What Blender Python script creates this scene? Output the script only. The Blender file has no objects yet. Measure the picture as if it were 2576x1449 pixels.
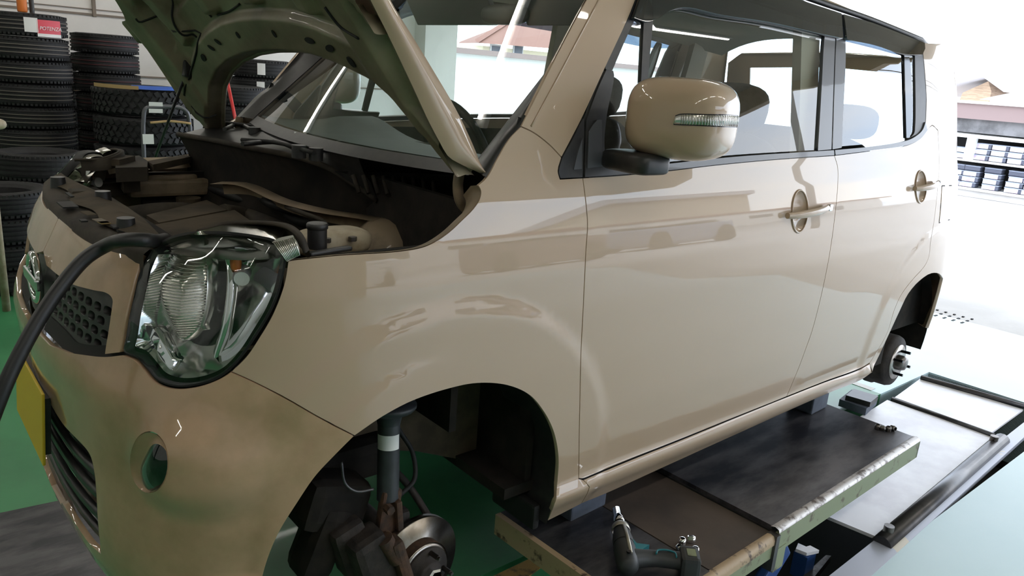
import bpy, bmesh, math, random
import numpy as np
from mathutils import Vector, Matrix
from mathutils.bvhtree import BVHTree
from mathutils.geometry import delaunay_2d_cdt
random.seed(7)
scene = bpy.context.scene
COL = scene.collection

# ------------------------------------------------------------------ camera
FPX, IW, IH = 1917.0, 2576.0, 1449.0
CAM = Vector((-0.892, -1.907, 1.258))
CR = Vector((0.7644, -0.6406, 0.0727))
CU = Vector((0.1194, 0.2526, 0.9602))
CB = Vector((-0.6335, -0.7252, 0.2696))
_b = CB.normalized(); _r = (CR - _b * CR.dot(_b)).normalized(); _u = _b.cross(_r)
cam_d = bpy.data.cameras.new('camera'); cam = bpy.data.objects.new('camera', cam_d); COL.objects.link(cam)
cam.matrix_world = Matrix(((_r.x, _u.x, _b.x, CAM.x), (_r.y, _u.y, _b.y, CAM.y), (_r.z, _u.z, _b.z, CAM.z), (0, 0, 0, 1)))
cam_d.sensor_width = 36; cam_d.lens = FPX / IW * 36; cam_d.clip_start = 0.05; cam_d.clip_end = 500
scene.camera = cam
def ray(px, py):
    return (_r * ((px - IW / 2) / FPX) - _u * ((py - IH / 2) / FPX) - _b)
def on(px, py, axis, val):
    d = ray(px, py); t = (val - CAM[axis]) / d[axis]
    return CAM + d * t
def onX(px, py, v): return on(px, py, 0, v)
def onY(px, py, v): return on(px, py, 1, v)
def onZ(px, py, v): return on(px, py, 2, v)
# ------------------------------------------------------------------ world, light, exposure
w = bpy.data.worlds.new('sky'); scene.world = w; w.use_nodes = True
_n = w.node_tree.nodes; _l = w.node_tree.links
_bg = _n['Background']; _bg.inputs['Strength'].default_value = 5.0
_tc = _n.new('ShaderNodeTexCoord'); _mp = _n.new('ShaderNodeMapping'); _mp.inputs['Scale'].default_value = (2.0, 2.0, 6.0)
_nz = _n.new('ShaderNodeTexNoise'); _nz.inputs['Scale'].default_value = 1.6; _nz.inputs['Detail'].default_value = 5
_cr = _n.new('ShaderNodeValToRGB'); _cr.color_ramp.elements[0].position = .35; _cr.color_ramp.elements[1].position = .65
_cr.color_ramp.elements[0].color = (.66, .80, 1.0, 1); _cr.color_ramp.elements[1].color = (.97, .98, 1.0, 1)
_l.new(_tc.outputs['Generated'], _mp.inputs[0]); _l.new(_mp.outputs[0], _nz.inputs[0]); _l.new(_nz.outputs[0], _cr.inputs[0]); _l.new(_cr.outputs[0], _bg.inputs[0])
_sd = bpy.data.lights.new('sun', 'SUN'); _sd.energy = 1.2; _sd.angle = math.radians(3); _sd.color = (1, .95, .88)
_so = bpy.data.objects.new('sun', _sd); COL.objects.link(_so); _so.rotation_euler = (math.radians(28), math.radians(20), 0)
vs = scene.view_settings; scene.display_settings.display_device = 'sRGB'
vs.view_transform = 'Standard'; vs.look = 'None'; vs.gamma = 1; vs.use_curve_mapping = False; vs.exposure = 0.03
scene.cycles.max_bounces = 8; scene.cycles.transparent_max_bounces = 16; scene.cycles.glossy_bounces = 4; scene.cycles.diffuse_bounces = 4
scene.cycles.caustics_reflective = False; scene.cycles.caustics_refractive = False; scene.cycles.sample_clamp_indirect = 6
try:
    scene.cycles.use_denoising = True; scene.cycles.denoiser = 'OPENIMAGEDENOISE'
except Exception: pass

# ------------------------------------------------------------------ materials
def mat(name, col, rough=.5, metal=0.0, coat=0.0, var=0.0, scale=12.0, col2=None, bmp=0.0, spec=.5, emit=None, stretch=None, lo=.4, hi=.62, coat_rough=.03):
    m = bpy.data.materials.new(name); m.use_nodes = True
    nt = m.node_tree; b = nt.nodes['Principled BSDF']
    b.inputs['Base Color'].default_value = (*col, 1); b.inputs['Roughness'].default_value = rough
    b.inputs['Metallic'].default_value = metal; b.inputs['Coat Weight'].default_value = coat; b.inputs['Coat Roughness'].default_value = coat_rough
    b.inputs['Specular IOR Level'].default_value = spec
    if emit: b.inputs['Emission Color'].default_value = (*emit[0], 1); b.inputs['Emission Strength'].default_value = emit[1]
    if col2 is not None or bmp or var:
        tc = nt.nodes.new('ShaderNodeTexCoord'); mp = nt.nodes.new('ShaderNodeMapping'); mp.inputs['Scale'].default_value = stretch or (1, 1, 1)
        nz = nt.nodes.new('ShaderNodeTexNoise'); nz.inputs['Scale'].default_value = scale; nz.inputs['Detail'].default_value = 6; nz.inputs['Roughness'].default_value = .62
        nt.links.new(tc.outputs['Object'], mp.inputs[0]); nt.links.new(mp.outputs[0], nz.inputs[0])
        if col2 is not None or var:
            c2 = col2 if col2 is not None else tuple(c * (1 - var) for c in col)
            cr = nt.nodes.new('ShaderNodeValToRGB'); e = cr.color_ramp.elements
            e[0].position = lo; e[1].position = hi; e[0].color = (*col, 1); e[1].color = (*c2, 1)
            nt.links.new(nz.outputs[0], cr.inputs[0]); nt.links.new(cr.outputs[0], b.inputs['Base Color'])
        if bmp:
            bn = nt.nodes.new('ShaderNodeBump'); bn.inputs['Strength'].default_value = bmp; bn.inputs['Distance'].default_value = .01
            nt.links.new(nz.outputs[0], bn.inputs['Height']); nt.links.new(bn.outputs[0], b.inputs['Normal'])
    return m
def glass(name, tint, ior=1.52, gain=1.9):
    m = bpy.data.materials.new(name); m.use_nodes = True; nt = m.node_tree; nt.nodes.clear()
    o = nt.nodes.new('ShaderNodeOutputMaterial'); mx = nt.nodes.new('ShaderNodeMixShader'); t = nt.nodes.new('ShaderNodeBsdfTransparent'); g = nt.nodes.new('ShaderNodeBsdfGlossy')
    f = nt.nodes.new('ShaderNodeLayerWeight'); f.inputs['Blend'].default_value = .5
    pw = nt.nodes.new('ShaderNodeMath'); pw.operation = 'POWER'; pw.inputs[1].default_value = 4.5; mu = nt.nodes.new('ShaderNodeMath'); mu.operation = 'MULTIPLY_ADD'; mu.inputs[1].default_value = .95; mu.inputs[2].default_value = .042 * gain; mu.use_clamp = True
    nt.links.new(f.outputs['Facing'], pw.inputs[0])
    t.inputs[0].default_value = (*tint, 1); g.inputs['Roughness'].default_value = 0.0; g.inputs[0].default_value = (1, 1, 1, 1)
    nt.links.new(pw.outputs[0], mu.inputs[0]); nt.links.new(mu.outputs[0], mx.inputs[0]); nt.links.new(t.outputs[0], mx.inputs[1]); nt.links.new(g.outputs[0], mx.inputs[2]); nt.links.new(mx.outputs[0], o.inputs[0])
    return m
M = {}
M['paint'] = mat('beige paint', (.43, .318, .222), .42, coat=1.0, spec=.25, coat_rough=.015)
M['paint_dirty'] = mat('dusty beige paint', (.24, .18, .115), .6, coat=.1, col2=(.11, .078, .045), scale=9, lo=.45, hi=.7)
M['paint_front'] = mat('beige front paint with grime', (.44, .292, .182), .42, coat=1.0, spec=.25, col2=(.29, .205, .11), scale=7, lo=.4, hi=.75)
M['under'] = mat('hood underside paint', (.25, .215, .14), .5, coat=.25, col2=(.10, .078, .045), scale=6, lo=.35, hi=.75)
M['black'] = mat('black plastic', (.012, .012, .013), .42, col2=(.022, .021, .02), scale=30)
M['satin'] = mat('satin grey trim', (.075, .078, .088), .38, coat=.3)
M['gloss_black'] = mat('gloss black trim', (.006, .006, .008), .12)
M['rubber'] = mat('black rubber', (.010, .010, .010), .65, spec=.3)
M['dusty'] = mat('dusty black plastic', (.055, .045, .033), .8, col2=(.025, .021, .017), scale=7, bmp=.15, spec=.25)
M['dark'] = mat('engine bay grime', (.022, .018, .014), .85, col2=(.009, .008, .007), scale=9, bmp=.3, spec=.2)
M['dusty_tan'] = mat('dust covered plastic', (.085, .066, .044), .85, col2=(.045, .036, .025), scale=6, bmp=.15, spec=.2)
M['steel'] = mat('cast steel', (.19, .18, .17), .38, metal=1, col2=(.10, .085, .075), scale=18, bmp=.2)
M['chrome'] = mat('chrome', (.86, .86, .88), .06, metal=1)
M['reflector'] = mat('chrome reflector', (.80, .80, .82), .07, metal=1)
M['ribbed'] = mat('ribbed reflector', (.62, .60, .55), .22, metal=1)
M['rust'] = mat('rusty iron', (.045, .032, .025), .8, col2=(.10, .055, .035), scale=25, bmp=.4, spec=.2)
M['iron'] = mat('dirty iron', (.035, .028, .024), .75, col2=(.016, .014, .013), scale=22, bmp=.4, spec=.3)
M['disc'] = mat('brake disc steel', (.34, .33, .31), .28, metal=1, col2=(.22, .19, .16), scale=15)
M['far_lens_sheen'] = mat('pale lens sheen', (.50, .46, .38), .4, coat=.6)
M['strut'] = mat('strut tube paint', (.035, .040, .045), .5, var=.4)
M['glass'] = glass('window glass', (.84, .91, .89))
M['glass_ws'] = glass('windshield glass', (.86, .93, .90))
M['glass_dark'] = glass('smoked visor', (.10, .13, .18))
M['lens'] = glass('clear lens', (.93, .95, .95), 1.45, 1.3)
M['fabric'] = mat('seat fabric', (.035, .033, .032), .9, var=.4, scale=60)
M['liner'] = mat('headliner cloth', (.30, .29, .26), .95)
M['cream_trim'] = mat('cream door trim', (.36, .31, .25), .7)
M['dash'] = mat('dashboard', (.045, .052, .052), .6, var=.2)
M['white_plastic'] = mat('aged white plastic', (.42, .36, .26), .55, col2=(.28, .22, .14), scale=14)
M['label'] = mat('white label', (.74, .74, .72), .6)
M['label_dusty'] = mat('dusty label', (.17, .145, .11), .8)
M['label_ochre'] = mat('dusty ochre label', (.22, .15, .05), .8)
M['label_yellow'] = mat('yellow label', (.55, .38, .06), .6)
M['tail_red'] = mat('tail lamp red', (.55, .02, .025), .12, coat=1)
M['white_lens'] = mat('white lens', (.75, .75, .76), .12, coat=1)
M['plate_yellow'] = mat('yellow number plate', (.62, .45, .03), .5)
M['floor'] = mat('green floor paint', (.045, .235, .092), .42, col2=(.032, .18, .07), scale=2.2, coat=.04, bmp=.05)
M['apron'] = mat('pale floor paint', (.52, .70, .74), .42, col2=(.58, .74, .78), scale=.8)
M['concrete'] = mat('pale concrete', (.56, .545, .53), .85, col2=(.50, .485, .47), scale=3)
M['pit'] = mat('pit wall', (.006, .006, .007), .8)
M['wall'] = mat('painted wall', (.80, .77, .74), .8, var=.08, scale=2)
M['wall_trim'] = mat('wall batten', (.20, .16, .13), .7)
M['wood'] = mat('wood board', (.32, .22, .13), .7, var=.3, scale=8)
M['ceil'] = mat('roof underside', (.32, .29, .22), .9)
M['beam'] = mat('roof beam', (.46, .37, .25), .6)
M['tyre'] = mat('tyre rubber', (.0105, .0105, .012), .62, var=.35, scale=40, spec=.4)
M['tyre_red'] = mat('red tread stripe', (.10, .025, .028), .7)
M['tyre_white'] = mat('pale tread stripe', (.16, .14, .12), .7)
M['sticker'] = mat('tyre sticker', (.75, .74, .74), .5)
M['sticker_red'] = mat('red sticker', (.62, .06, .09), .5)
M['strap'] = mat('blue strap', (.03, .10, .42), .6)
M['kraft'] = mat('yellowed paper band', (.40, .27, .12), .7)
M['red'] = mat('red pole paint', (.55, .02, .02), .35, coat=.4)
M['orange'] = mat('orange plastic', (.60, .16, .02), .5)
M['plate_dark'] = mat('dark worn steel plate', (.022, .023, .030), .32, metal=.35, col2=(.095, .092, .10), scale=4.5, stretch=(1, 3, 1), bmp=.05)
M['plate_brown'] = mat('brown worn plate', (.075, .055, .043), .6, col2=(.045, .034, .028), scale=5, bmp=.1)
M['plate_white'] = mat('bare steel plate', (.88, .88, .92), .5, metal=.1, col2=(.76, .75, .80), scale=5, bmp=.03)
M['lift_green'] = mat('chipped green lift paint', (.22, .25, .15), .5, col2=(.10, .075, .05), scale=16, lo=.58, hi=.66)
M['lift_rust'] = mat('chipped rusty edge', (.40, .29, .18), .5, col2=(.07, .042, .027), scale=24, lo=.55, hi=.64, bmp=.2)
M['lift_edge'] = mat('worn bare edge', (.50, .48, .47), .4, metal=.6, col2=(.12, .10, .09), scale=25, lo=.5, hi=.62)
M['lift_blue'] = mat('blue lift arm', (.015, .055, .20), .5)
M['lift_gun'] = mat('dark rolled edge', (.05, .05, .055), .35, metal=.6, col2=(.09, .085, .085), scale=10)
M['frame_strip'] = mat('grey steel frame with flaked paint', (.50, .52, .60), .5, metal=.3, col2=(.66, .60, .50), scale=6, lo=.60, hi=.62)
M['pad_grey'] = mat('grey rubber block', (.10, .12, .16), .7, var=.3)
M['yellow_edge'] = mat('chipped yellow edge', (.42, .26, .05), .6, col2=(.12, .08, .03), scale=15, lo=.5, hi=.6)
M['tool_black'] = mat('tool rubber', (.022, .025, .026), .5)
M['tool_teal'] = mat('teal tool body', (.008, .15, .18), .45)
M['tool_alu'] = mat('tool alloy', (.42, .40, .34), .35, metal=.7)
M['hose'] = mat('black hose rubber', (.008, .008, .009), .45)
M['rack_white'] = mat('white rack post', (.62, .66, .66), .5)
M['rack_board'] = mat('mauve fascia board', (.26, .19, .185), .7)
M['rack_dark'] = mat('dark printed banner', (.10, .10, .105), .7, col2=(.22, .22, .23), scale=2.5)
M['batt_dark'] = mat('battery case', (.09, .10, .14), .5)
M['batt_top'] = mat('battery lid', (.30, .34, .44), .4)
M['batt_label'] = mat('battery label', (.70, .72, .78), .5, col2=(.45, .35, .48), scale=9)
M['house_wall'] = mat('cream house wall', (.66, .58, .44), .9)
M['house_wood'] = mat('timber gable', (.55, .40, .28), .9, var=.3, stretch=(1, 1, 8), scale=3)
M['roof_red'] = mat('brown red roof', (.24, .11, .09), .8)
M['roof_pale'] = mat('pale roof', (.60, .60, .64), .7)
M['white_wall'] = mat('white rendered wall', (.80, .80, .80), .9)
M['lamp'] = mat('fluorescent tube', (.9, .9, .9), .5, emit=((1.0, .95, .88), 46.0))
M['green_sign'] = mat('green banner', (.02, .30, .10), .6)
M['pole'] = mat('utility pole', (.25, .23, .21), .8)
M['scratch_blue'] = mat('blue cap', (.02, .09, .25), .5)
# ------------------------------------------------------------------ body surface S(u, z) of the car's left half
def lerp_tab(tab, z):
    return float(np.interp(z, [a for a, b in tab], [b for a, b in tab]))
def sm(a, b, x):
    t = min(1, max(0, (x - a) / (b - a))); return t * t * (3 - 2 * t)
def catmull(P, n=8, closed=False):
    P = [np.array(p, float) for p in P]
    if len(P) == 2: return [P[0] + (P[1] - P[0]) * k / n for k in range(n + 1)]
    out = []
    N = len(P)
    rng = range(N if closed else N - 1)
    for i in rng:
        if closed: a, b, c, d = P[(i - 1) % N], P[i], P[(i + 1) % N], P[(i + 2) % N]
        else:
            b, c = P[i], P[i + 1]
            a = P[i - 1] if i > 0 else 2 * b - c
            d = P[i + 2] if i + 2 < N else 2 * c - b
        ta = 0; tb = max(1e-9, np.linalg.norm(b - a)) ** .5; tc = tb + max(1e-9, np.linalg.norm(c - b)) ** .5; td = tc + max(1e-9, np.linalg.norm(d - c)) ** .5
        for k in range(n):
            t = tb + (tc - tb) * k / n
            A1 = (tb - t) / (tb - ta) * a + (t - ta) / (tb - ta) * b
            A2 = (tc - t) / (tc - tb) * b + (t - tb) / (tc - tb) * c
            A3 = (td - t) / (td - tc) * c + (t - tc) / (td - tc) * d
            B1 = (tc - t) / (tc - ta) * A1 + (t - ta) / (tc - ta) * A2
            B2 = (td - t) / (td - tb) * A2 + (t - tb) / (td - tb) * A3
            out.append((tc - t) / (tc - tb) * B1 + (t - tb) / (tc - tb) * B2)
    if not closed: out.append(P[-1])
    return out
PLAN = [(-.645, 0), (-.641, .15), (-.628, .3), (-.602, .42), (-.552, .525), (-.468, .612), (-.35, .672), (-.2, .708), (0, .724), (.3, .731), (.8, .735), (1.3, .7375), (1.8, .733), (2.2, .728), (2.45, .718), (2.6, .700), (2.69, .670), (2.745, .61), (2.77, .5), (2.785, .25), (2.79, 0)]
_mirr = [(PLAN[1][0], -PLAN[1][1])] + PLAN + [(PLAN[-2][0], -PLAN[-2][1])]
_pl = np.array(catmull(_mirr, 24)); _pl = _pl[24:-24]
_pl[:, 1] *= -1
for _ in range(30):
    _pl[1:-1] = _pl[1:-1] * .5 + (_pl[:-2] + _pl[2:]) * .25
_U = np.concatenate([[0], np.cumsum(np.hypot(*np.diff(_pl, axis=0).T))])
_tg = np.gradient(_pl, _U, axis=0); _tg /= np.linalg.norm(_tg, axis=1)[:, None]
_nr = np.stack([_tg[:, 1], -_tg[:, 0]], 1)
_nr[0] = (-1, 0); _nr[-1] = (1, 0)
UMAX = float(_U[-1])
SIDE = [(.02, -.09), (.10, -.06), (.16, -.045), (.20, -.024), (.228, -.006), (.256, .003), (.274, -.016), (.30, -.015), (.35, -.008), (.45, -.002), (.60, 0), (.75, -.001), (.85, -.006), (.92, -.014), (1.0, -.031), (1.06, -.048), (1.15, -.068), (1.3, -.102), (1.42, -.135), (1.50, -.165), (1.56, -.2)]
FRONT = [(.02, -.10), (.10, -.06), (.16, -.03), (.22, -.010), (.30, 0), (.5, 0), (.63, .010), (.66, .003), (.70, -.012), (.78, -.028), (.85, -.055), (.90, -.085), (.94, -.12), (1.0, -.16), (1.56, -.3)]
REAR = [(.02, -.08), (.2, -.02), (.3, 0), (.5, 0), (.7, -.006), (.9, -.02), (1.1, -.045), (1.3, -.085), (1.45, -.13), (1.56, -.19)]
def _smooth_tab(t):
    zs = np.linspace(0, 1.6, 641); v = np.interp(zs, [a for a, b in t], [b for a, b in t])
    k = np.hanning(11); k /= k.sum()
    return np.convolve(np.pad(v, 5, 'edge'), k, 'valid')
_ZS = np.linspace(0, 1.6, 641); _TS, _TF, _TR = _smooth_tab(SIDE), _smooth_tab(FRONT), _smooth_tab(REAR)
def bump(x, y, z):
    b = 0.0
    for cx_, cz_, R in ((0.0, .30, .47), (2.425, .30, .46)):
        r = math.hypot(x - cx_, (z - cz_))
        if r < .7: b += .0065 * (1 - sm(R, R + .05, r))
    if x < .1:
        b += .007 * (1 - sm(.385, .41, math.hypot(x, z - .30))) * (1 - sm(-.22, .02, x))
    if x < -.25:                                   # fog lamp pod on the bumper corner
        b += .042 * (1 - sm(.03, .13, math.hypot((y + .585) / .8, z - .52)))
    return b
def S(u, z, off=0.0, bmp=True):
    bx = float(np.interp(u, _U, _pl[:, 0])); by = float(np.interp(u, _U, _pl[:, 1]))
    nx = float(np.interp(u, _U, _nr[:, 0])); ny = float(np.interp(u, _U, _nr[:, 1]))
    wf = sm(.25, .95, -nx); wr = sm(.25, .95, nx)
    o = float(np.interp(z, _ZS, _TS)) * (1 - wf - wr) + float(np.interp(z, _ZS, _TF)) * wf + float(np.interp(z, _ZS, _TR)) * wr
    x, y = bx + nx * o, by + ny * o
    o2 = off + (bump(x, y, z) if bmp else 0)
    return Vector((x + nx * o2, min(0, y + ny * o2) if off <= 0 else y + ny * o2, z))
def Sn(u, z, bmp=True):
    e = .004
    a = S(u + e, z, 0, bmp) - S(u - e, z, 0, bmp); b = S(u, z + e, 0, bmp) - S(u, z - e, 0, bmp)
    n = a.cross(b)
    return n.normalized() if n.length > 1e-12 else Vector((-1, 0, 0))
_us = list(np.arange(-.6, UMAX, .016)) + [UMAX]; _zs = list(np.arange(.02, 1.57, .016))
def _S0(u, z):
    if u < 0:
        p = S(-u, z); return Vector((p.x, -p.y, p.z))
    return S(u, z)
_gv = [_S0(u, z) for u in _us for z in _zs]; _nz = len(_zs)
_gf = [(i * _nz + j, (i + 1) * _nz + j, (i + 1) * _nz + j + 1, i * _nz + j + 1) for i in range(len(_us) - 1) for j in range(_nz - 1)]
_bvh = BVHTree.FromPolygons(_gv, _gf)
def _uz(loc, fi):
    i, j = divmod(fi, _nz - 1)
    z = loc.z; f = (z - _zs[j]) / (_zs[j + 1] - _zs[j])
    a = _gv[i * _nz + j].lerp(_gv[i * _nz + j + 1], f); b = _gv[(i + 1) * _nz + j].lerp(_gv[(i + 1) * _nz + j + 1], f)
    ab = b - a; t = (loc - a).dot(ab) / ab.length_squared
    return (_us[i] + (_us[i + 1] - _us[i]) * t, z)
def hit(px, py):
    d = ray(px, py).normalized()
    loc, n, fi, dist = _bvh.ray_cast(CAM, d)
    if loc is None:
        best = None
        for k in range(400):
            q = CAM + d * (.5 + k * .01)
            l2, n2, f2, ds = _bvh.find_nearest(q)
            if l2 is not None and (best is None or ds < best[2]): best = (l2, f2, ds)
        loc, fi = best[0], best[1]
    return _uz(loc, fi)
# ------------------------------------------------------------------ mesh helpers
def link(name, mesh, m=None, parent=None, loc=None):
    o = bpy.data.objects.new(name, mesh); COL.objects.link(o)
    if m is not None:
        for mm in (m if isinstance(m, (list, tuple)) else [m]): mesh.materials.append(M[mm])
    if parent is not None: o.parent = parent
    if loc is not None: o.location = loc
    return o
def empty(name, label, cat, loc=(0, 0, 0), group=None):
    o = bpy.data.objects.new(name, None); COL.objects.link(o); o.location = loc; o.empty_display_size = .1
    o['label'] = label; o['category'] = cat
    if group: o['group'] = group
    return o
def tag(o, label, cat, group=None):
    o['label'] = label; o['category'] = cat
    if group: o['group'] = group
    return o
def struct(o): o['kind'] = 'structure'; return o
class MB:
    def __init__(s): s.bm = bmesh.new(); s.mi = 0
    def _faces(s, vs, fs, smooth=False):
        bv = [s.bm.verts.new(v) for v in vs]
        for f in fs:
            try:
                fc = s.bm.faces.new([bv[i] for i in f]); fc.smooth = smooth; fc.material_index = s.mi
            except ValueError: pass
        return bv
    def box(s, c, d, rot=None, bev=0.0):
        c = Vector(c); hx, hy, hz = d[0] / 2, d[1] / 2, d[2] / 2
        if bev <= 0:
            P = [Vector((sx * hx, sy * hy, sz * hz)) for sx in (-1, 1) for sy in (-1, 1) for sz in (-1, 1)]
            F = [(0, 1, 3, 2), (4, 6, 7, 5), (0, 4, 5, 1), (2, 3, 7, 6), (0, 2, 6, 4), (1, 5, 7, 3)]
        else:
            bev = min(bev, hx * .9, hy * .9, hz * .9)
            b2 = bmesh.new(); bmesh.ops.create_cube(b2, size=1)
            for v in b2.verts: v.co = Vector((v.co.x * 2 * hx, v.co.y * 2 * hy, v.co.z * 2 * hz))
            bmesh.ops.bevel(b2, geom=b2.edges[:], offset=bev, segments=2, affect='EDGES', profile=.6)
            b2.verts.index_update(); P = [v.co.copy() for v in b2.verts]; F = [tuple(v.index for v in f.verts) for f in b2.faces]; b2.free()
        if rot is not None: P = [rot @ p for p in P]
        s._faces([c + p for p in P], F); return s
    def tube(s, pts, r, n=10, caps=True, smooth=True):
        pts = [Vector(p) for p in pts]; rr = r if isinstance(r, (list, tuple)) else [r] * len(pts)
        V = []; F = []; up = None
        for i, p in enumerate(pts):
            t = (pts[min(i + 1, len(pts) - 1)] - pts[max(i - 1, 0)]).normalized()
            if up is None: up = t.orthogonal().normalized()
            up = (up - t * up.dot(t)).normalized(); sd = t.cross(up)
            for k in range(n):
                a = 2 * math.pi * k / n; V.append(p + (up * math.cos(a) + sd * math.sin(a)) * rr[i])
        for i in range(len(pts) - 1):
            for k in range(n): F.append((i * n + k, i * n + (k + 1) % n, (i + 1) * n + (k + 1) % n, (i + 1) * n + k))
        bv = s._faces(V, F, smooth)
        if caps:
            for ring in (bv[:n][::-1], bv[-n:]):
                try: f = s.bm.faces.new(ring); f.material_index = s.mi
                except ValueError: pass
        return s
    def lathe(s, prof, c, axis, n=32, smooth=True, a0=0, a1=2 * math.pi, ref=None):
        # prof: (radius, height along axis)
        axis = Vector(axis).normalized(); u = (Vector(ref) - axis * Vector(ref).dot(axis)).normalized() if ref is not None else axis.orthogonal().normalized(); v = axis.cross(u); c = Vector(c)
        full = abs(a1 - a0 - 2 * math.pi) < 1e-6; m = n if full else n + 1
        V = [c + axis * h + (u * math.cos(a0 + (a1 - a0) * k / n) + v * math.sin(a0 + (a1 - a0) * k / n)) * r for r, h in prof for k in range(m)]
        F = []
        for i in range(len(prof) - 1):
            for k in range(n):
                k2 = (k + 1) % m; F.append((i * m + k, i * m + k2, (i + 1) * m + k2, (i + 1) * m + k))
        s._faces(V, F, smooth); return s
    def cyl(s, a, b, r, n=20, r2=None, smooth=True):
        a, b = Vector(a), Vector(b); r2 = r if r2 is None else r2; h = (b - a).length
        s.lathe([(0.0001, 0), (r, 0)], a, b - a, n, False); s.lathe([(r, 0), (r2, h)], a, b - a, n, smooth); s.lathe([(r2, h), (0.0001, h)], a, b - a, n, False); return s
    def prism(s, poly, h, ins=0.0):
        # poly: list of 3D points (planar), extruded by vector h
        h = Vector(h); P = [Vector(p) for p in poly]; n = len(P)
        V = P + [p + h for p in P]
        F = [tuple(range(n)), tuple(range(2 * n - 1, n - 1, -1))] + [(i, (i + 1) % n, n + (i + 1) % n, n + i) for i in range(n)]
        s._faces(V, F); return s
    def grid(s, rows, smooth=True, closed=False):
        n = len(rows[0]); V = [v for r in rows for v in r]
        F = [(i * n + k, i * n + (k + 1) % n, (i + 1) * n + (k + 1) % n, (i + 1) * n + k) for i in range(len(rows) - 1) for k in range(n if closed else n - 1)]
        s._faces(V, F, smooth); return s
    def build(s, name, m, parent=None, fix=True, mirror=False):
        if fix: bmesh.ops.recalc_face_normals(s.bm, faces=s.bm.faces[:])
        me = bpy.data.meshes.new(name); s.bm.to_mesh(me); s.bm.free(); return link(name, me, m, parent)
def superbox(mb, c, d, e=4.0, n=24, rot=None, taper=None):
    c = Vector(c); rows = []
    def sp(v, k): return math.copysign(abs(v) ** (2 / k), v)
    for i in range(n + 1):
        t = -math.pi / 2 + math.pi * i / n; row = []
        for j in range(2 * n):
            p = -math.pi + math.pi * j / n
            q = Vector((d[0] * sp(math.cos(t), e) * sp(math.cos(p), e), d[1] * sp(math.cos(t), e) * sp(math.sin(p), e), d[2] * sp(math.sin(t), e)))
            if taper: q = taper(q)
            row.append(c + (rot @ q if rot else q))
        rows.append(row)
    mb.grid(rows, True, True); return mb
def mirror_copy(o, parent=None, name=None):
    me = o.data.copy(); me2 = bpy.data.meshes.new(o.data.name)
    V = [(v.co.x, -v.co.y, v.co.z) for v in me.vertices]; F = [tuple(reversed(p.vertices)) for p in me.polygons]
    sm_ = [p.use_smooth for p in me.polygons]; mi = [p.material_index for p in me.polygons]
    nr = None
    if me.has_custom_normals: nr = [(l.vector.x, -l.vector.y, l.vector.z) for l in me.vertex_normals] if False else o.get('_n')
    me2.from_pydata(V, [], F)
    me2.polygons.foreach_set('use_smooth', sm_); me2.polygons.foreach_set('material_index', mi)
    for m in me.materials: me2.materials.append(m)
    if o.name in NORM: me2.normals_split_custom_set_from_vertices([(a, -b, c) for a, b, c in NORM[o.name]])
    n = bpy.data.objects.new(name or o.name.split('.')[0], me2); COL.objects.link(n); n.parent = parent if parent else o.parent
    bpy.data.meshes.remove(me); return n
NORM = {}

# ------------------------------------------------------------------ panels cut out of S(u, z)
def outline(segs, step=9.0, raw=False):
    """segs: list of lists of picture points (a smooth curve each, corners where they join) -> closed (u, z) loop"""
    pts = []
    for sg in segs:
        L = sum(math.hypot(sg[i + 1][0] - sg[i][0], sg[i + 1][1] - sg[i][1]) for i in range(len(sg) - 1))
        n = max(1, int(L / (step if not raw else .02) / max(1, len(sg) - 1)))
        c = catmull(sg, n); pts += c[:-1]
    if raw: return [(float(a), float(b)) for a, b in pts]
    out = [hit(a, b) for a, b in pts]
    res = []
    for q in out:
        if not res or math.hypot(q[0] - res[-1][0], q[1] - res[-1][1]) > .0015: res.append(q)
    if math.hypot(res[0][0] - res[-1][0], res[0][1] - res[-1][1]) < .0015: res.pop()
    return res
def area(P): return .5 * sum(P[i][0] * P[(i + 1) % len(P)][1] - P[(i + 1) % len(P)][0] * P[i][1] for i in range(len(P)))
def inset(P, d):
    n = len(P); o = []
    for i in range(n):
        a, b, c = P[i - 1], P[i], P[(i + 1) % n]
        e1 = (b[0] - a[0], b[1] - a[1]); e2 = (c[0] - b[0], c[1] - b[1])
        l1 = math.hypot(*e1) or 1; l2 = math.hypot(*e2) or 1
        nx = -e1[1] / l1 - e2[1] / l2; ny = e1[0] / l1 + e2[0] / l2; l = math.hypot(nx, ny)
        if l < .3: o.append(b); continue
        k = min(2.0, 2 / l) ; o.append((b[0] + nx / l * d * k, b[1] + ny / l * d * k))
    return o
def pip(P, X, Y):
    x = np.asarray(X); y = np.asarray(Y); r = np.zeros(x.shape, bool); n = len(P)
    for i in range(n):
        x1, y1 = P[i]; x2, y2 = P[(i + 1) % n]
        if y1 == y2: continue
        c = ((y1 > y) != (y2 > y)) & (x < (x2 - x1) * (y - y1) / (y2 - y1) + x1); r ^= c
    return r
def segdist(P, X, Y):
    d = np.full(X.shape, 9.0); n = len(P)
    for i in range(n):
        ax, ay = P[i]; bx, by = P[(i + 1) % n]; vx, vy = bx - ax, by - ay; L = vx * vx + vy * vy + 1e-12
        t = np.clip(((X - ax) * vx + (Y - ay) * vy) / L, 0, 1); d = np.minimum(d, np.hypot(X - ax - t * vx, Y - ay - t * vy))
    return d
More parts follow.
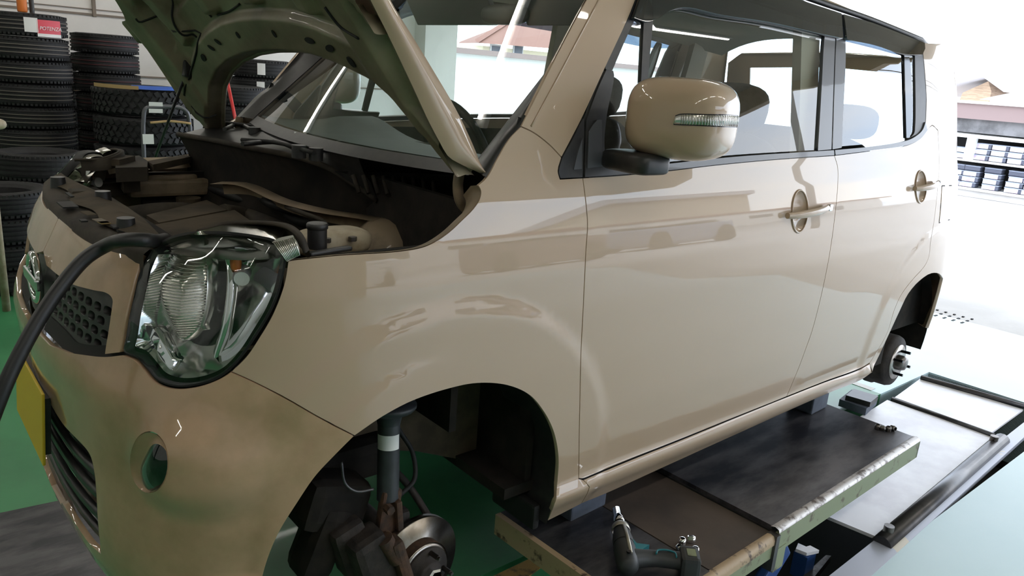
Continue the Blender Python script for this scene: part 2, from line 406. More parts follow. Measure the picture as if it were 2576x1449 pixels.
def tri2d(loops, g):
    P = loops[0]; X, Y = np.meshgrid(np.arange(min(p[0] for p in P), max(p[0] for p in P), g), np.arange(min(p[1] for p in P), max(p[1] for p in P), g))
    X = X + (np.arange(X.shape[0]) % 2)[:, None] * g * .5
    ok = pip(P, X, Y) & (segdist(P, X, Y) > g * .45)
    for h in loops[1:]: ok &= ~pip(h, X, Y) & (segdist(h, X, Y) > g * .45)
    V = []; E = []
    for lp in loops:
        b = len(V); V += [Vector(p) for p in lp]; E += [(b + i, b + (i + 1) % len(lp)) for i in range(len(lp))]
    V += [Vector((a, b)) for a, b in zip(X[ok], Y[ok])]
    r = delaunay_2d_cdt(V, E, [], 0, 1e-6); ov, of = r[0], r[2]
    C = np.array([[sum(ov[i].x for i in f) / 3, sum(ov[i].y for i in f) / 3] for f in of])
    k = pip(P, C[:, 0], C[:, 1])
    for h in loops[1:]: k &= ~pip(h, C[:, 0], C[:, 1])
    F = []
    for f, q in zip(of, k):
        if q:
            a, b, c = (ov[i] for i in f)
            F.append(tuple(f) if (b - a).cross(c - a) > 0 else tuple(reversed(f)))
    return [(v.x, v.y) for v in ov], F
def sheet(name, loops, m, parent, pos, nrm, g=.024, depth=.012, gap=.0015, mirror=False):
    """triangulate 2D loops, map by pos()/nrm(), add a turned-in flange; mirror=True adds the other half of a panel through y=0"""
    L = [lp if area(lp) > 0 else lp[::-1] for lp in loops[:1]] + [lp if area(lp) < 0 else lp[::-1] for lp in loops[1:]]
    if gap: L = [inset(lp, gap) for lp in L]
    uv, F = tri2d(L, g)
    P = [pos(a, b) for a, b in uv]; N = [nrm(a, b) for a, b in uv]
    V = list(P); NV = list(N)
    if depth:
        for lp in L:
            n = len(lp); b0 = len(V)
            for i in range(n):
                a, b, c = lp[i - 1], lp[i], lp[(i + 1) % n]
                p = pos(*b); nn = nrm(*b); tg = pos(*c) - pos(*a); tg = tg.normalized() if tg.length > 1e-9 else Vector((1, 0, 0)); o = tg.cross(nn)
                V += [p, p - nn * depth]; NV += [(o * .8 + nn * .5).normalized(), o]
            for i in range(n):
                j = (i + 1) % n; F.append((b0 + 2 * i, b0 + 2 * i + 1, b0 + 2 * j + 1, b0 + 2 * j))
    if mirror:
        k = len(V); V += [Vector((v.x, -v.y, v.z)) for v in V]; NV += [Vector((v.x, -v.y, v.z)) for v in NV]; F += [tuple(i + k for i in reversed(f)) for f in F]
    me = bpy.data.meshes.new(name); me.from_pydata([tuple(v) for v in V], [], F)
    me.polygons.foreach_set('use_smooth', [True] * len(me.polygons))
    o = link(name, me, m, parent)
    nn = [tuple(v.normalized()) for v in NV]
    me.normals_split_custom_set_from_vertices(nn); NORM[o.name] = nn
    return o
def panel(name, segs, m, parent, off=0.0, holes=(), both=True, mirror=False, step=9.0, raw=None, **k):
    lp = raw if raw else outline(segs, step)
    if mirror: lp = [(max(0.0, a), b) for a, b in lp]
    o = sheet(name, [lp] + [h for h in holes], m, parent, lambda a, b: S(max(a, 0), b, off), lambda a, b: Sn(max(a, .001), b), mirror=mirror, **k)
    o2 = mirror_copy(o) if both and not mirror else None
    return o, o2, lp
def strip(name, uzpts, width, m, parent, off=-.011, both=True):
    """dark seal behind a seam"""
    b = MB(); rows = []
    for i, (u, z) in enumerate(uzpts):
        a, c = uzpts[max(i - 1, 0)], uzpts[min(i + 1, len(uzpts) - 1)]; t = (c[0] - a[0], c[1] - a[1]); l = math.hypot(*t) or 1; n = (-t[1] / l, t[0] / l)
        rows.append([S(max(0, u + n[0] * k), z + n[1] * k, off) for k in (-width / 2, 0, width / 2)])
    b.grid(rows); o = b.build(name, m, parent)
    if both: mirror_copy(o)
    return o
def uzcurve(pts, n=6): return [hit(*q) for q in catmull(pts, n)]
# ================================================================== THE CAR
car = empty('car', 'beige compact car on the lift with open hood and all wheels removed', 'car', (0.9, 0, .18))
class _P:   # parts are modelled in world coordinates: keep them there under the car's empty
    pass
CARP = []
def carpart(o):
    return o
# ---- seams (picture points traced once, shared by neighbouring panels)
seam_fb = [(580, 935), (640, 962), (720, 1003), (800, 1049), (892, 1097)]
hl_right = [(724, 655), (716, 705), (703, 748), (682, 797), (652, 848), (618, 898), (580, 935)]
f_top = [(724, 655), (790, 648), (860, 641), (930, 637), (1000, 632), (1060, 622), (1095, 607), (1130, 583), (1160, 555), (1190, 525), (1206, 500), (1209, 480), (1202, 466)]
f_up = [(1202, 466), (1225, 445), (1250, 400), (1280, 350), (1310, 318)]
f_pil = [(1310, 318), (1340, 332), (1380, 362), (1413, 396)]
f_sail = [(1413, 396), (1404, 430), (1409, 450)]
f_sail2 = [(1409, 450), (1466, 447)]
d_front = [(1466, 447), (1471, 486), (1476, 532), (1478, 565), (1474, 631), (1470, 714), (1466, 797), (1461, 900), (1459, 1000), (1457, 1100), (1456, 1204)]
f_sill = [(1456, 1204), (1467, 1207), (1481, 1224), (1478, 1240), (1462, 1267)]
f_bot = [(1462, 1267), (1420, 1289), (1377, 1311)]
arch_f = [(1377, 1311), (1396, 1260), (1402, 1203), (1404, 1150), (1393, 1089), (1370, 1040), (1332, 995), (1275, 970), (1199, 965), (1124, 980), (1036, 1010), (964, 1048), (892, 1097)]
arch_b = [(892, 1097), (847, 1142), (794, 1199), (745, 1271), (707, 1332), (684, 1381), (663, 1446), (655, 1500), (652, 1545)]
d_bot = [(1456, 1204), (1467, 1205), (1500, 1192), (1579, 1159), (1710, 1107), (1850, 1050), (1979, 998)]
cut_b = [(1979, 998), (2012, 918), (2028, 874), (2041, 838), (2065, 747), (2086, 644), (2101, 536), (2108, 453), (2107, 420), (2099, 391)]
belt_f = [(2099, 391), (1950, 401), (1800, 415), (1658, 432), (1560, 441), (1466, 447)]
belt_r = [(2099, 391), (2200, 378), (2283, 365), (2314, 349), (2331, 328)]
cut_r = [(2359, 328), (2362, 380), (2362, 431), (2358, 483), (2349, 561), (2341, 607), (2337, 644), (2326, 669), (2297, 702), (2268, 740), (2250, 779), (2231, 839), (2198, 897), (2188, 913)]
r_bot = [(2188, 913), (2163, 928), (2070, 962), (1979, 998)]
arch_r = [(2192, 938), (2216, 885), (2240, 833), (2264, 781), (2285, 739), (2314, 706), (2343, 688), (2364, 690), (2375, 708), (2377, 735)]
R_ = lambda s: s[::-1]
car_parts = []
def add(*os):
    for o in os:
        if o is not None: car_parts.append(o)

ff, ff2, _ = panel('front_fender', [f_top, f_up, f_pil, f_sail, f_sail2, d_front, f_sill, f_bot, arch_f, R_(seam_fb), R_(hl_right)], 'paint', None, g=.016)
HC = [(2012, 532), (2316, 470)]; HR = [(.046, .064), (.05, .060)]
def dish_hole(k):
    u, z = hit(*HC[k]); return [(u + HR[k][0] * math.cos(2 * math.pi * i / 28), z + HR[k][1] * math.sin(2 * math.pi * i / 28)) for i in range(28)]
fd, fd2, _ = panel('front_door', [d_bot, cut_b, belt_f, d_front], 'paint', None, holes=[dish_hole(0)], g=.02)
rd, rd2, _ = panel('rear_door', [belt_r, [(2331, 328), (2345, 315), (2359, 328)], cut_r, r_bot, cut_b], 'paint', None, holes=[dish_hole(1)], g=.018)
# rear quarter: from the roof rail down round the arch to the rear end, outline finished in (u, z)
_q = outline([[(2319, 105), (2335, 138), (2352, 207), (2359, 276), (2359, 328)], cut_r, [(2188, 913), (2192, 938)], arch_r, [(2377, 735), (2340, 843)]])
_ue = UMAX - .52
_q = [q for q in _q]
_loop = outline([[(2331, 328), (2332, 250), (2326, 160), (2319, 105)]])[:-0 or None]
def uz(px, py): return hit(px, py)
_qa = [uz(*q) for q in catmull([(2319, 107), (2325, 160), (2331, 250), (2331, 328), (2345, 315), (2359, 328)], 3)] + [uz(*q) for q in catmull(cut_r, 3)] + [uz(2192, 938)] + [uz(*q) for q in catmull(arch_r, 3)]
_last = _qa[-1]
_qb = [(_last[0] + .012, _last[1] - .12), (_last[0] + .02, .30), (UMAX - .66, .285), (UMAX - .60, .29), (UMAX - .60, .5), (UMAX - .62, .8), (UMAX - .62, 1.1), (UMAX - .66, 1.35), (UMAX - .76, 1.475), (UMAX - .9, 1.50)]
_qc = [uz(2319, 105)]
_qq = _qa + _qb
rq, rq2, _ = panel('rear_quarter', None, 'paint', None, raw=_qq, g=.018)
# A pillar
ap, ap2, _ = panel('windshield_pillar', [[(1310, 318), (1340, 332), (1380, 362), (1413, 396)], [(1413, 396), (1440, 345), (1467, 292), (1524, 168), (1580, 47), (1599, 0), (1625, -60), (1700, -90)], [(1700, -90), (1600, -160), (1540, -110), (1475, 0), (1400, 140), (1310, 318)]], 'paint', None)
# sill
sl, sl2, _ = panel('sill', [[(1467, 1207), (1500, 1193), (1579, 1160), (1710, 1108), (1850, 1051), (1979, 999), (2070, 963), (2163, 929), (2189, 914)], [(2189, 914), (2192, 938)], [(2192, 938), (2163, 957), (2091, 986), (1988, 1031), (1876, 1082), (1809, 1112), (1666, 1177), (1530, 1239), (1462, 1267)], [(1462, 1267), (1478, 1240), (1481, 1224), (1467, 1207)]], 'paint', None)
# bumper: half outline, mirrored through y = 0
_bo = outline([[(174, 886), (261, 896), (306, 892)], [(306, 892), (338, 905), (366, 934), (392, 962), (432, 976), (486, 974), (540, 958), (580, 937)], seam_fb, arch_b])
_bo = [(0, .655), (.10, .655), (.2, .658)] + _bo + [(.70, .15), (.6, .13), (.45, .125), (.25, .125), (0, .125)]
_lg = outline([[(146, 1053), (179, 1091), (206, 1118), (226, 1145), (237, 1190), (242, 1248), (246, 1315), (253, 1392)], [(253, 1392), (224, 1365), (179, 1300), (152, 1262)], ])
_lg_half = [(0.0, .515), (.09, .515)] + outline([[(140, 1040), (160, 1070), (179, 1091), (206, 1118), (226, 1145), (237, 1190), (242, 1248), (246, 1315), (253, 1385)], [(253, 1392), (224, 1365), (179, 1300), (150, 1255)]]) + [(.10, .235), (0.0, .235)]
_fog = [hit(375 + 47 * math.cos(a) + 8 * math.sin(a) * 0, 1163 + 76 * math.sin(a)) for a in [2 * math.pi * k / 32 for k in range(32)]]
# keep the grille opening inside the half: a notch from the centre line
_bump_loop = [(0, .655)] + [q for q in _bo[1:-1]] + [(0, .125)]
_notch = _lg_half[::-1]
_full = _bump_loop + _notch
bumper, _, _ = panel('front_bumper', None, 'paint_front', None, raw=_full, holes=[_fog], mirror=True, both=False)
# painted panel over the grille
_gr = [(80, 640), (100, 655), (116, 669), (152, 699), (179, 716), (235, 732), (262, 737), (276, 745), (282, 756), (281, 772), (273, 826), (262, 893)]
_gtop = [hit(*q) for q in catmull(_gr, 4)]
_gtop = [(0, .805)] + [q for q in _gtop if q[0] > .06]
_ptop = [hit(*q) for q in catmull([(161, 561), (202, 595), (242, 617), (280, 630), (326, 640), (362, 638)], 4)]
_pin = [hit(*q) for q in catmull([(362, 638), (343, 690), (328, 749), (315, 805), (307, 854), (302, 888)], 4)]
_ptop = [(0, .888), (.1, .887)] + [q for q in _ptop if q[0] > .13]
_fp = _ptop + _pin[1:] + [hit(262, 893)] + _gtop[::-1][1:]
front_panel, _, _ = panel('front_panel', None, 'paint_front', None, raw=_fp, mirror=True, both=False)
add(ff, ff2, fd, fd2, rd, rd2, rq, rq2, ap, ap2, sl, sl2, bumper, front_panel)

_gs = [hit(*q) for q in catmull([(100, 812), (140, 852), (174, 886), (261, 894), (306, 890)], 5)]
for s_ in (1, -1):
    b = MB(); b.grid([[Vector((p.x, p.y * s_, p.z)) for p in (S(max(0, u), z + .016, -.012), S(max(0, u), z, -.013), S(max(0, u), z - .016, -.012))] for u, z in _gs]); o = b.build('gap_seal', 'rubber'); add(o)
# ---- attach: keep world placement under a parent that may have a location
def attach(o, parent):
    o.parent = parent
    if parent.type == 'EMPTY': o.matrix_parent_inverse = Matrix.Translation(-parent.location)
    return o
def sub(parent, *os):
    for o in os:
        if o is not None: o.parent = parent
# ---- window surrounds and glass, door by door
fr_top_out = [(1586, 47), (1612, -30), (1640, -75), (1720, -90), (1850, -55), (1990, -8), (2099, 27), (2110, 31)]
def both_sub(near, far, *a, **k):
    o, o2, l = panel(*a, **k); sub(near, o); sub(far, o2); return o, o2
both_sub(fd, fd2, 'window_frame', [[(1580, 47), (1612, -30), (1640, -75), (1720, -90), (1850, -55), (1990, -8), (2099, 27), (2110, 31)], [(2110, 31), (2106, 66)], [(2106, 66), (2080, 63), (1900, 2), (1720, -48), (1655, -40), (1632, 0)], [(1632, 0), (1599, 52), (1543, 178)], [(1543, 178), (1524, 174), (1580, 47)]], 'black', None, off=-.002, g=.03)
both_sub(fd, fd2, 'mirror_sail', [[(1474, 300), (1500, 228), (1524, 174)], [(1524, 174), (1543, 178), (1527, 290), (1521, 350), (1522, 388)], [(1522, 388), (1560, 393), (1600, 395), (1658, 395)], [(1658, 395), (1656, 412), (1648, 432)], [(1648, 432), (1560, 441), (1470, 447)], [(1470, 447), (1473, 345), (1474, 300)]], 'black', None, off=.001, g=.03)
both_sub(fd, fd2, 'sail_cover', [[(1479, 330), (1500, 300), (1513, 300)], [(1513, 300), (1514, 395)], [(1514, 395), (1540, 412), (1475, 425)], [(1475, 425), (1479, 330)]], 'satin', None, off=.003, g=.03, depth=.003)
both_sub(ff, ff2, 'sail_trim', [[(1409, 450), (1404, 432), (1413, 396)], [(1413, 396), (1440, 347), (1467, 296), (1471, 297)], [(1471, 297), (1470, 345), (1466, 447)], [(1466, 447), (1409, 450)]], 'black', None, off=.001, g=.03)
both_sub(ff, ff2, 'sail_cover', [[(1440, 428), (1450, 385), (1464, 342)], [(1464, 342), (1463, 426)], [(1463, 426), (1440, 428)]], 'satin', None, off=.003, g=.03, depth=.003)
both_sub(fd, fd2, 'quarter_glass', [[(1599, 52), (1622, 20), (1620, 50)], [(1620, 50), (1613, 217), (1609, 300), (1609, 392)], [(1609, 392), (1522, 388)], [(1522, 388), (1521, 340), (1527, 280), (1543, 178), (1599, 52)]], 'glass', None, off=-.006, g=.03, depth=0, gap=0)
both_sub(fd, fd2, 'window_divider', [[(1620, 40), (1632, -2), (1645, 20)], [(1645, 20), (1645, 46), (1632, 200), (1622, 398)], [(1622, 398), (1606, 394)], [(1606, 394), (1609, 300), (1613, 200), (1620, 40)]], 'black', None, off=-.001, g=.03)
wg, wg2 = both_sub(fd, fd2, 'window_glass', [[(1645, 10), (1655, -40), (1720, -48), (1900, 2), (2080, 63)], [(2080, 63), (2074, 93), (2066, 230), (2057, 378)], [(2057, 378), (1847, 391), (1660, 410), (1622, 408)], [(1622, 408), (1632, 200), (1645, 10)]], 'glass', None, off=-.007, g=.04, depth=0, gap=0)
both_sub(fd, fd2, 'door_post', [[(2080, 60), (2106, 64), (2104, 68)], [(2104, 68), (2102, 93), (2092, 377)], [(2092, 377), (2057, 380)], [(2057, 380), (2066, 230), (2074, 93), (2080, 60)]], 'satin', None, g=.03)
both_sub(fd, fd2, 'belt_molding', [[(1655, 412), (1847, 392), (2094, 376)], [(2094, 376), (2095, 391)], [(2095, 391), (1950, 401), (1800, 415), (1656, 432)], [(1656, 432), (1655, 412)]], 'satin', None, off=.006, g=.03, depth=.014)
both_sub(rd, rd2, 'window_frame', [[(2112, 33), (2190, 56), (2319, 106)], [(2319, 106), (2326, 160), (2332, 250), (2331, 322)], [(2331, 322), (2310, 338), (2290, 346)], [(2290, 346), (2300, 335), (2303, 310), (2302, 130)], [(2302, 130), (2274, 119), (2200, 93), (2121, 68)], [(2121, 68), (2107, 64)], [(2107, 64), (2112, 33)]], 'black', None, off=-.001, g=.03)
both_sub(rd, rd2, 'window_glass', [[(2121, 68), (2200, 93), (2275, 119)], [(2275, 119), (2281, 347)], [(2281, 347), (2200, 361), (2118, 369)], [(2118, 369), (2121, 68)]], 'glass', None, off=-.006, g=.04, depth=0, gap=0)
both_sub(rd, rd2, 'quarter_glass', [[(2282, 122), (2302, 130)], [(2302, 130), (2303, 310), (2300, 335), (2288, 345)], [(2288, 345), (2282, 122)]], 'glass', None, off=-.006, g=.04, depth=0, gap=0)
both_sub(rd, rd2, 'window_divider', [[(2274, 119), (2283, 122), (2289, 346), (2280, 348)], [(2280, 348), (2274, 119)]], 'gloss_black', None, g=.03)
both_sub(rd, rd2, 'door_post', [[(2107, 66), (2121, 70), (2119, 368)], [(2119, 368), (2117, 373), (2094, 377)], [(2094, 377), (2104, 93), (2107, 66)]], 'satin', None, g=.03)
both_sub(rd, rd2, 'belt_molding', [[(2097, 376), (2200, 366), (2280, 352), (2302, 341), (2318, 326), (2326, 305)], [(2326, 305), (2331, 328)], [(2331, 328), (2314, 349), (2283, 365), (2200, 378), (2099, 391)], [(2099, 391), (2097, 376)]], 'satin', None, off=.004, g=.03, depth=.012)
both_sub(fd, fd2, 'rain_visor', [[(1584, 45), (1612, -30), (1640, -72), (1720, -86), (1850, -50), (1990, -4), (2107, 34)], [(2107, 34), (2111, 96)], [(2111, 96), (2052, 84), (1928, 56), (1804, 37), (1723, 19), (1695, 20), (1670, 30), (1645, 46), (1618, 54), (1584, 45)]], 'glass_dark', None, off=.014, g=.03, depth=.016, gap=0)
both_sub(rd, rd2, 'rain_visor', [[(2113, 36), (2190, 59), (2317, 108)], [(2317, 108), (2318, 122), (2311, 137)], [(2311, 137), (2269, 136), (2200, 118), (2121, 98)], [(2121, 98), (2113, 36)]], 'glass_dark', None, off=.014, g=.03, depth=.016, gap=0)
# dark seals behind the shut lines
for sg, own, own2 in ((d_front, fd, fd2), (R_(cut_b), rd, rd2), (cut_r, rq, rq2), (seam_fb, ff, ff2), (f_pil, ff, ff2), (d_bot, sl, sl2), (f_sill, sl, sl2)):
    c = uzcurve(sg, 4); o = strip('door_seal' if own in (fd, rd) else 'gap_seal', c, .04, 'rubber', None, off=-.014, both=False); o2 = mirror_copy(o); sub(own, o); sub(own2, o2)
# roof: gutter curve on S, crowned across
gut = [hit(*q) for q in catmull([(1600, -165), (1720, -100), (1850, -64), (1990, -17), (2076, 13), (2190, 52), (2318, 103)], 5)]
gp = [S(u, z) for u, z in gut]; gp = gp + [Vector((2.33, -.55, 1.482)), Vector((2.44, -.48, 1.46))]
rows = []
for p in gp:
    row = []
    for k in range(21):
        s = -1 + 2 * k / 20; y = p.y * -s
        a = abs(s); zz = p.z + .012 + .085 * (1 - a ** 3.2); row.append(Vector((p.x, p.y * -s if True else 0, zz)))
    rows.append(row)
b = MB(); b.grid(rows); roof = b.build('roof', 'paint')
for s in (1, -1):
    b = MB(); b.tube([Vector((p.x, p.y * s, p.z + .004)) for p in gp], .009, 6); o = b.build('roof_molding', 'black'); sub(roof, o)
b = MB(); b.grid([[Vector((v.x, v.y * .96, v.z - .05)) for v in r] for r in rows]); o = b.build('headliner', 'liner'); sub(roof, o)
# windshield
def WS(s, t):
    e0, e1 = Vector((.125, .618, 1.055)), Vector((.645, .532, 1.535)); c0, c1 = Vector((.05, 0, 1.045)), Vector((.60, 0, 1.575))
    E = e0.lerp(e1, t); C = c0.lerp(c1, t); q = s * s
    return Vector((C.x + (E.x - C.x) * q, s * E.y, C.z + (E.z - C.z) * q))
def grid_part(name, f, na, nb, m, a0=0, a1=1, b0=0, b1=1):
    b = MB(); b.grid([[f(a0 + (a1 - a0) * i / na, b0 + (b1 - b0) * j / nb) for j in range(nb + 1)] for i in range(na + 1)]); return b.build(name, m, fix=False)
ws = grid_part('windshield', WS, 40, 16, 'glass_ws', -.99, .99, .01, 1)
fo = Vector((-.004, 0, .003))
for nm, a in (('bottom', (-.97, .97, -.03, .018)), ('top', (-.97, .97, .95, 1.0)), ('left', (-1.0, -.955, 0, 1)), ('right', (.955, 1.0, 0, 1))):
    o = grid_part('windshield_border', lambda i, j: WS(i, j) + fo, 30, 20, 'black', *a); sub(ws, o)
# black channel between glass and painted pillar, both sides
chan_o = [hit(*q) for q in catmull([(1224, 445), (1250, 400), (1280, 350), (1310, 318), (1400, 142), (1475, 0), (1540, -112)], 4)]
for s in (-1, 1):
    rows = []
    for k, (u, z) in enumerate(chan_o):
        a = S(u, z, -.004); t = max(-.02, min(1, (a.z - 1.055) / .48)); e = WS(-.965, t)
        rows.append([Vector((p.x, p.y * -s, p.z)) for p in (a + Vector((0, .0, -.03)), a, a.lerp(e, .5) + Vector((-.012, -.006, .006)), e + Vector((-.006, 0, .004)))])
    b = MB(); b.grid(rows); o = b.build('pillar_channel', 'black'); add(o)
for s in (1, -1):
    b = MB(); b.tube([Vector((q.x, q.y * s, q.z)) for q in [S(*hit(*k), .0006) for k in catmull([(1506, 0), (1450, 105), (1390, 218), (1336, 318)], 4)]], .0022, 6); o = b.build('pillar_crease', 'paint'); sub(ap if s == 1 else ap2, o)
add(roof, ws)
# rear end: tailgate, bumper, lamps, fuel lid
U0 = UMAX - .60
tg_loop = [(U0 + .004, .66), (UMAX, .66), (UMAX, 1.02), (UMAX - .43, 1.04), (UMAX - .44, 1.38), (UMAX, 1.40), (UMAX, 1.47), (UMAX - .5, 1.45), (U0 - .02, 1.40), (U0, 1.1)]
tgate, _, _ = panel('tailgate', None, 'paint', None, raw=[q for q in catmull(tg_loop[:1], 1)] if False else tg_loop, mirror=True, both=False, g=.05)
o, _, _ = panel('rear_glass', None, 'glass', None, raw=[(UMAX, 1.02), (UMAX, 1.40), (UMAX - .44, 1.38), (UMAX - .43, 1.04)], mirror=True, both=False, g=.06, off=-.005, depth=0, gap=0); sub(tgate, o)
rb, _, _ = panel('rear_bumper', None, 'paint', None, raw=[(U0 + .004, .29), (UMAX - .3, .26), (UMAX, .26), (UMAX, .655), (U0 + .004, .655)], mirror=True, both=False, g=.05)
add(tgate, rb)
tl, tl2, _ = panel('tail_lamp', [[(2398, 276), (2404, 290), (2408, 345), (2406, 397), (2401, 424)], [(2401, 424), (2396, 380), (2394, 320), (2398, 276)]], 'tail_red', None, off=.012, g=.02, depth=.02)
tl_raw = [(U0 - .012, 1.125), (U0 + .06, 1.13), (U0 + .10, 1.0), (U0 + .10, .86), (U0 + .05, .82), (U0 - .005, .86), (U0 - .015, 1.0)]
bpy.data.objects.remove(tl); bpy.data.objects.remove(tl2)
tl, tl2, _ = panel('tail_lamp', None, 'tail_red', None, raw=[(float(a), float(b)) for a, b in catmull(tl_raw, 5, True)], off=.022, g=.02, depth=.026)
wl, wl2, _ = panel('reversing_lens', None, 'white_lens', None, raw=[(U0 + .02, .95), (U0 + .085, .95), (U0 + .085, .875), (U0 + .03, .86)], off=.026, g=.02, depth=.01); sub(tl, wl); sub(tl2, wl2)
add(tl, tl2)
fl, _, _ = panel('fuel_lid', [[(2369, 468), (2394, 467)], [(2394, 467), (2396, 510), (2389, 552)], [(2389, 552), (2362, 560)], [(2362, 560), (2366, 520), (2369, 468)]], 'paint', None, off=.0015, g=.02, depth=.003, both=False); sub(rq, fl)
fs = [hit(*q) for q in [(2369, 468), (2394, 467), (2396, 510), (2389, 552), (2362, 560), (2366, 520)]]
o = strip('lid_gap', fs + fs[:1], .006, 'rubber', None, off=.0006, both=False); sub(rq, o)
# door handles: dished recess and a bar with two ends
def handle(door, door2, cpx, bar, rr):
    cu, cz = hit(*cpx)
    out = []
    for s in (1, -1):
        b = MB()
        rows = []
        for i in range(7):
            f = i / 6; row = []
            for k in range(28):
                a = 2 * math.pi * k / 28; r = f
                row.append(S(cu + rr[0] * r * math.cos(a), cz + rr[1] * r * math.sin(a), .0012 - .015 * (1 - f ** 4)))
            rows.append([Vector((p.x, p.y * s, p.z)) for p in row])
        b.grid(rows, True, True); dish = b.build('handle_dish', 'paint')
        rim = MB(); rim.tube([Vector((p.x, p.y * s, p.z)) for p in [S(cu + rr[0] * math.cos(2 * math.pi * k / 28), cz + rr[1] * math.sin(2 * math.pi * k / 28), .0015) for k in range(29)]], .0028, 6, caps=False); rim = rim.build('dish_rim', 'paint')
        p0, p1 = hit(*bar[0]), hit(*bar[1])
        n = 12; pts = []; rad = []
        b = MB(); rows = []
        for k in range(n + 1):
            t = k / n; u = p0[0] + (p1[0] - p0[0]) * t; z = p0[1] + (p1[1] - p0[1]) * t
            lift = .012 + .020 * math.sin(math.pi * min(1, max(0, t)) ) ** .6; c = S(u, z, lift); hh = .0125 * (1 - .25 * abs(2 * t - 1) ** 3)
            row = []
            for j in range(12):
                a = 2 * math.pi * j / 12; q = c + Vector((0, -.008 * math.cos(a), hh * math.sin(a))); row.append(Vector((q.x, q.y * s, q.z)))
            rows.append(row)
        b.grid(rows, True, True)
        for row in (rows[0], rows[-1]):
            b._faces(row, [tuple(range(12))])
        bar_o = b.build('door_handle', 'paint')
        kp = S(p1[0] - .004, p1[1], .02); b = MB(); b.box((kp.x, kp.y * s, kp.z), (.02, .014, .022), bev=.004); ko = b.build('lock_cap', 'chrome')
        d = door if s == 1 else door2
        sub(d, dish, bar_o, rim, ko)
handle(fd, fd2, HC[0], ((1972, 541), (2074, 519)), HR[0])
handle(rd, rd2, HC[1], ((2293, 473), (2350, 459)), HR[1])
# door mirror
def door_mirror(s):
    rot = Matrix.Rotation(math.radians(-6 * s), 3, 'Z') if s else None
    def tp(q):
        f = 1 - .10 * (q.z / .09) - .06 * (q.x / .1); return Vector((q.x * f, q.y * f, q.z * (1 + .10 * (q.y * s / .11) * -1 * -1)))
    b = MB(); superbox(b, (.515, -.825 * s, 1.190), (.094, .116, .0885), 3.4, 22, Matrix.Rotation(math.radians(14 * s), 3, 'Z'), None); sh = b.build('door_mirror', 'paint')
    b = MB(); superbox(b, (.445, -.765 * s, 1.088), (.048, .075, .024), 5, 12, Matrix.Rotation(math.radians(-4 * s), 3, 'Z')); o = b.build('mirror_arm', 'black'); sub(sh, o)
    mg = MB(); mg.box((.578, -.838 * s, 1.19), (.008, .13, .10), Matrix.Rotation(math.radians(14 * s), 3, 'Z'), .003); o = mg.build('mirror_glass', 'chrome'); sub(sh, o)
    return sh
dm = door_mirror(1); dm2 = door_mirror(-1)
add(dm, dm2)
# ---- hood, open and resting on its prop
HO = Vector((.1, 0, 1.045)); HS = Vector((-.62, 0, .784)).normalized(); HN = Vector((.784, 0, .62)).normalized()
def hoff(v, s):
    a = v / .66
    return .055 * (1 - a * a) * sm(-.05, .25, s) - .036 * (1 + a) - .5 * max(0, s - .42) ** 2
def HP(v, s, n=0.0): return HO + Vector((0, v, 0)) + HS * s + HN * (hoff(v, s) + n)
def hoodhit(px, py, n=0.0):
    d = ray(px, py); k = n
    for _ in range(12):
        t = ((HO + HN * k) - CAM).dot(HN) / d.dot(HN); P = CAM + d * t; v = P.y; s = (P - HO).dot(HS); k = hoff(v, s) + n
    return v, s
_arc = [hoodhit(*q, -.02) for q in [(556, 224), (575, 186), (606, 158), (643, 141), (689, 134), (745, 134), (824, 146), (870, 161), (926, 186), (985, 217), (1035, 262), (1075, 312)]]
_arc = sorted(_arc); _av = [-.66, -.645] + [a for a, b in _arc if -.6 < a < .6] + [.645, .66]; _as = [.004, .012] + [b for a, b in _arc if -.6 < a < .6] + [.012, .004]
def sarc(v): return float(np.interp(v, _av, _as))
def sfront(v): return .70 - .26 * sm(.44, .60, abs(v))
VS = [-.66 + 1.32 * i / 60 for i in range(61)]
def skin(nf, n=26, i0=0.0):
    rows = []
    for v in VS:
        a, b = sarc(v), sfront(v); rows.append([HP(v, a + (b - a) * (j / n), nf(v, a + (b - a) * j / n, a, b)) for j in range(n + 1)])
    return rows
def edge_n(s): return float(np.interp(s, [0, .07, .1, .19, .26, .37, .45], [0, -.05, -.068, -.064, -.054, -.04, -.034]))
b = MB(); b.grid(skin(lambda v, s, a, c: .012 * (1 - abs(v) / .66) + .0)); hood = b.build('hood', 'paint', fix=False)
def relief(v, s, a, c):
    d = s - a; e = c - s; q = .66 - abs(v)
    h = .030 * sm(.008, .03, d) * (1 - sm(.105, .135, d))                  # band along the curved rear edge
    h = max(h, .020 * sm(.0, .02, d) * (1 - sm(.20, .215, d)) * .6)
    h = max(h, .034 * sm(.03, .06, q) * (1 - sm(.14, .17, q)) * sm(.01, .04, d))  # side bands
    for vr in (-.36, -.12, .12, .36):                                     # ribs running forward
        h = max(h, .030 * (1 - sm(.022, .042, abs(v - vr * (1 + .35 * d)))) * sm(.12, .15, d))
    h = max(h, .026 * sm(.33, .36, d) * (1 - sm(.42, .45, d)))             # cross rib
    return h
VS_save = VS; VS = [-.645 + 1.29 * i / 150 for i in range(151)]
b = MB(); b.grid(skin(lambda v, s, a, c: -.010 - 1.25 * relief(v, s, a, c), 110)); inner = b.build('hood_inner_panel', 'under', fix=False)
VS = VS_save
sub(hood, inner)
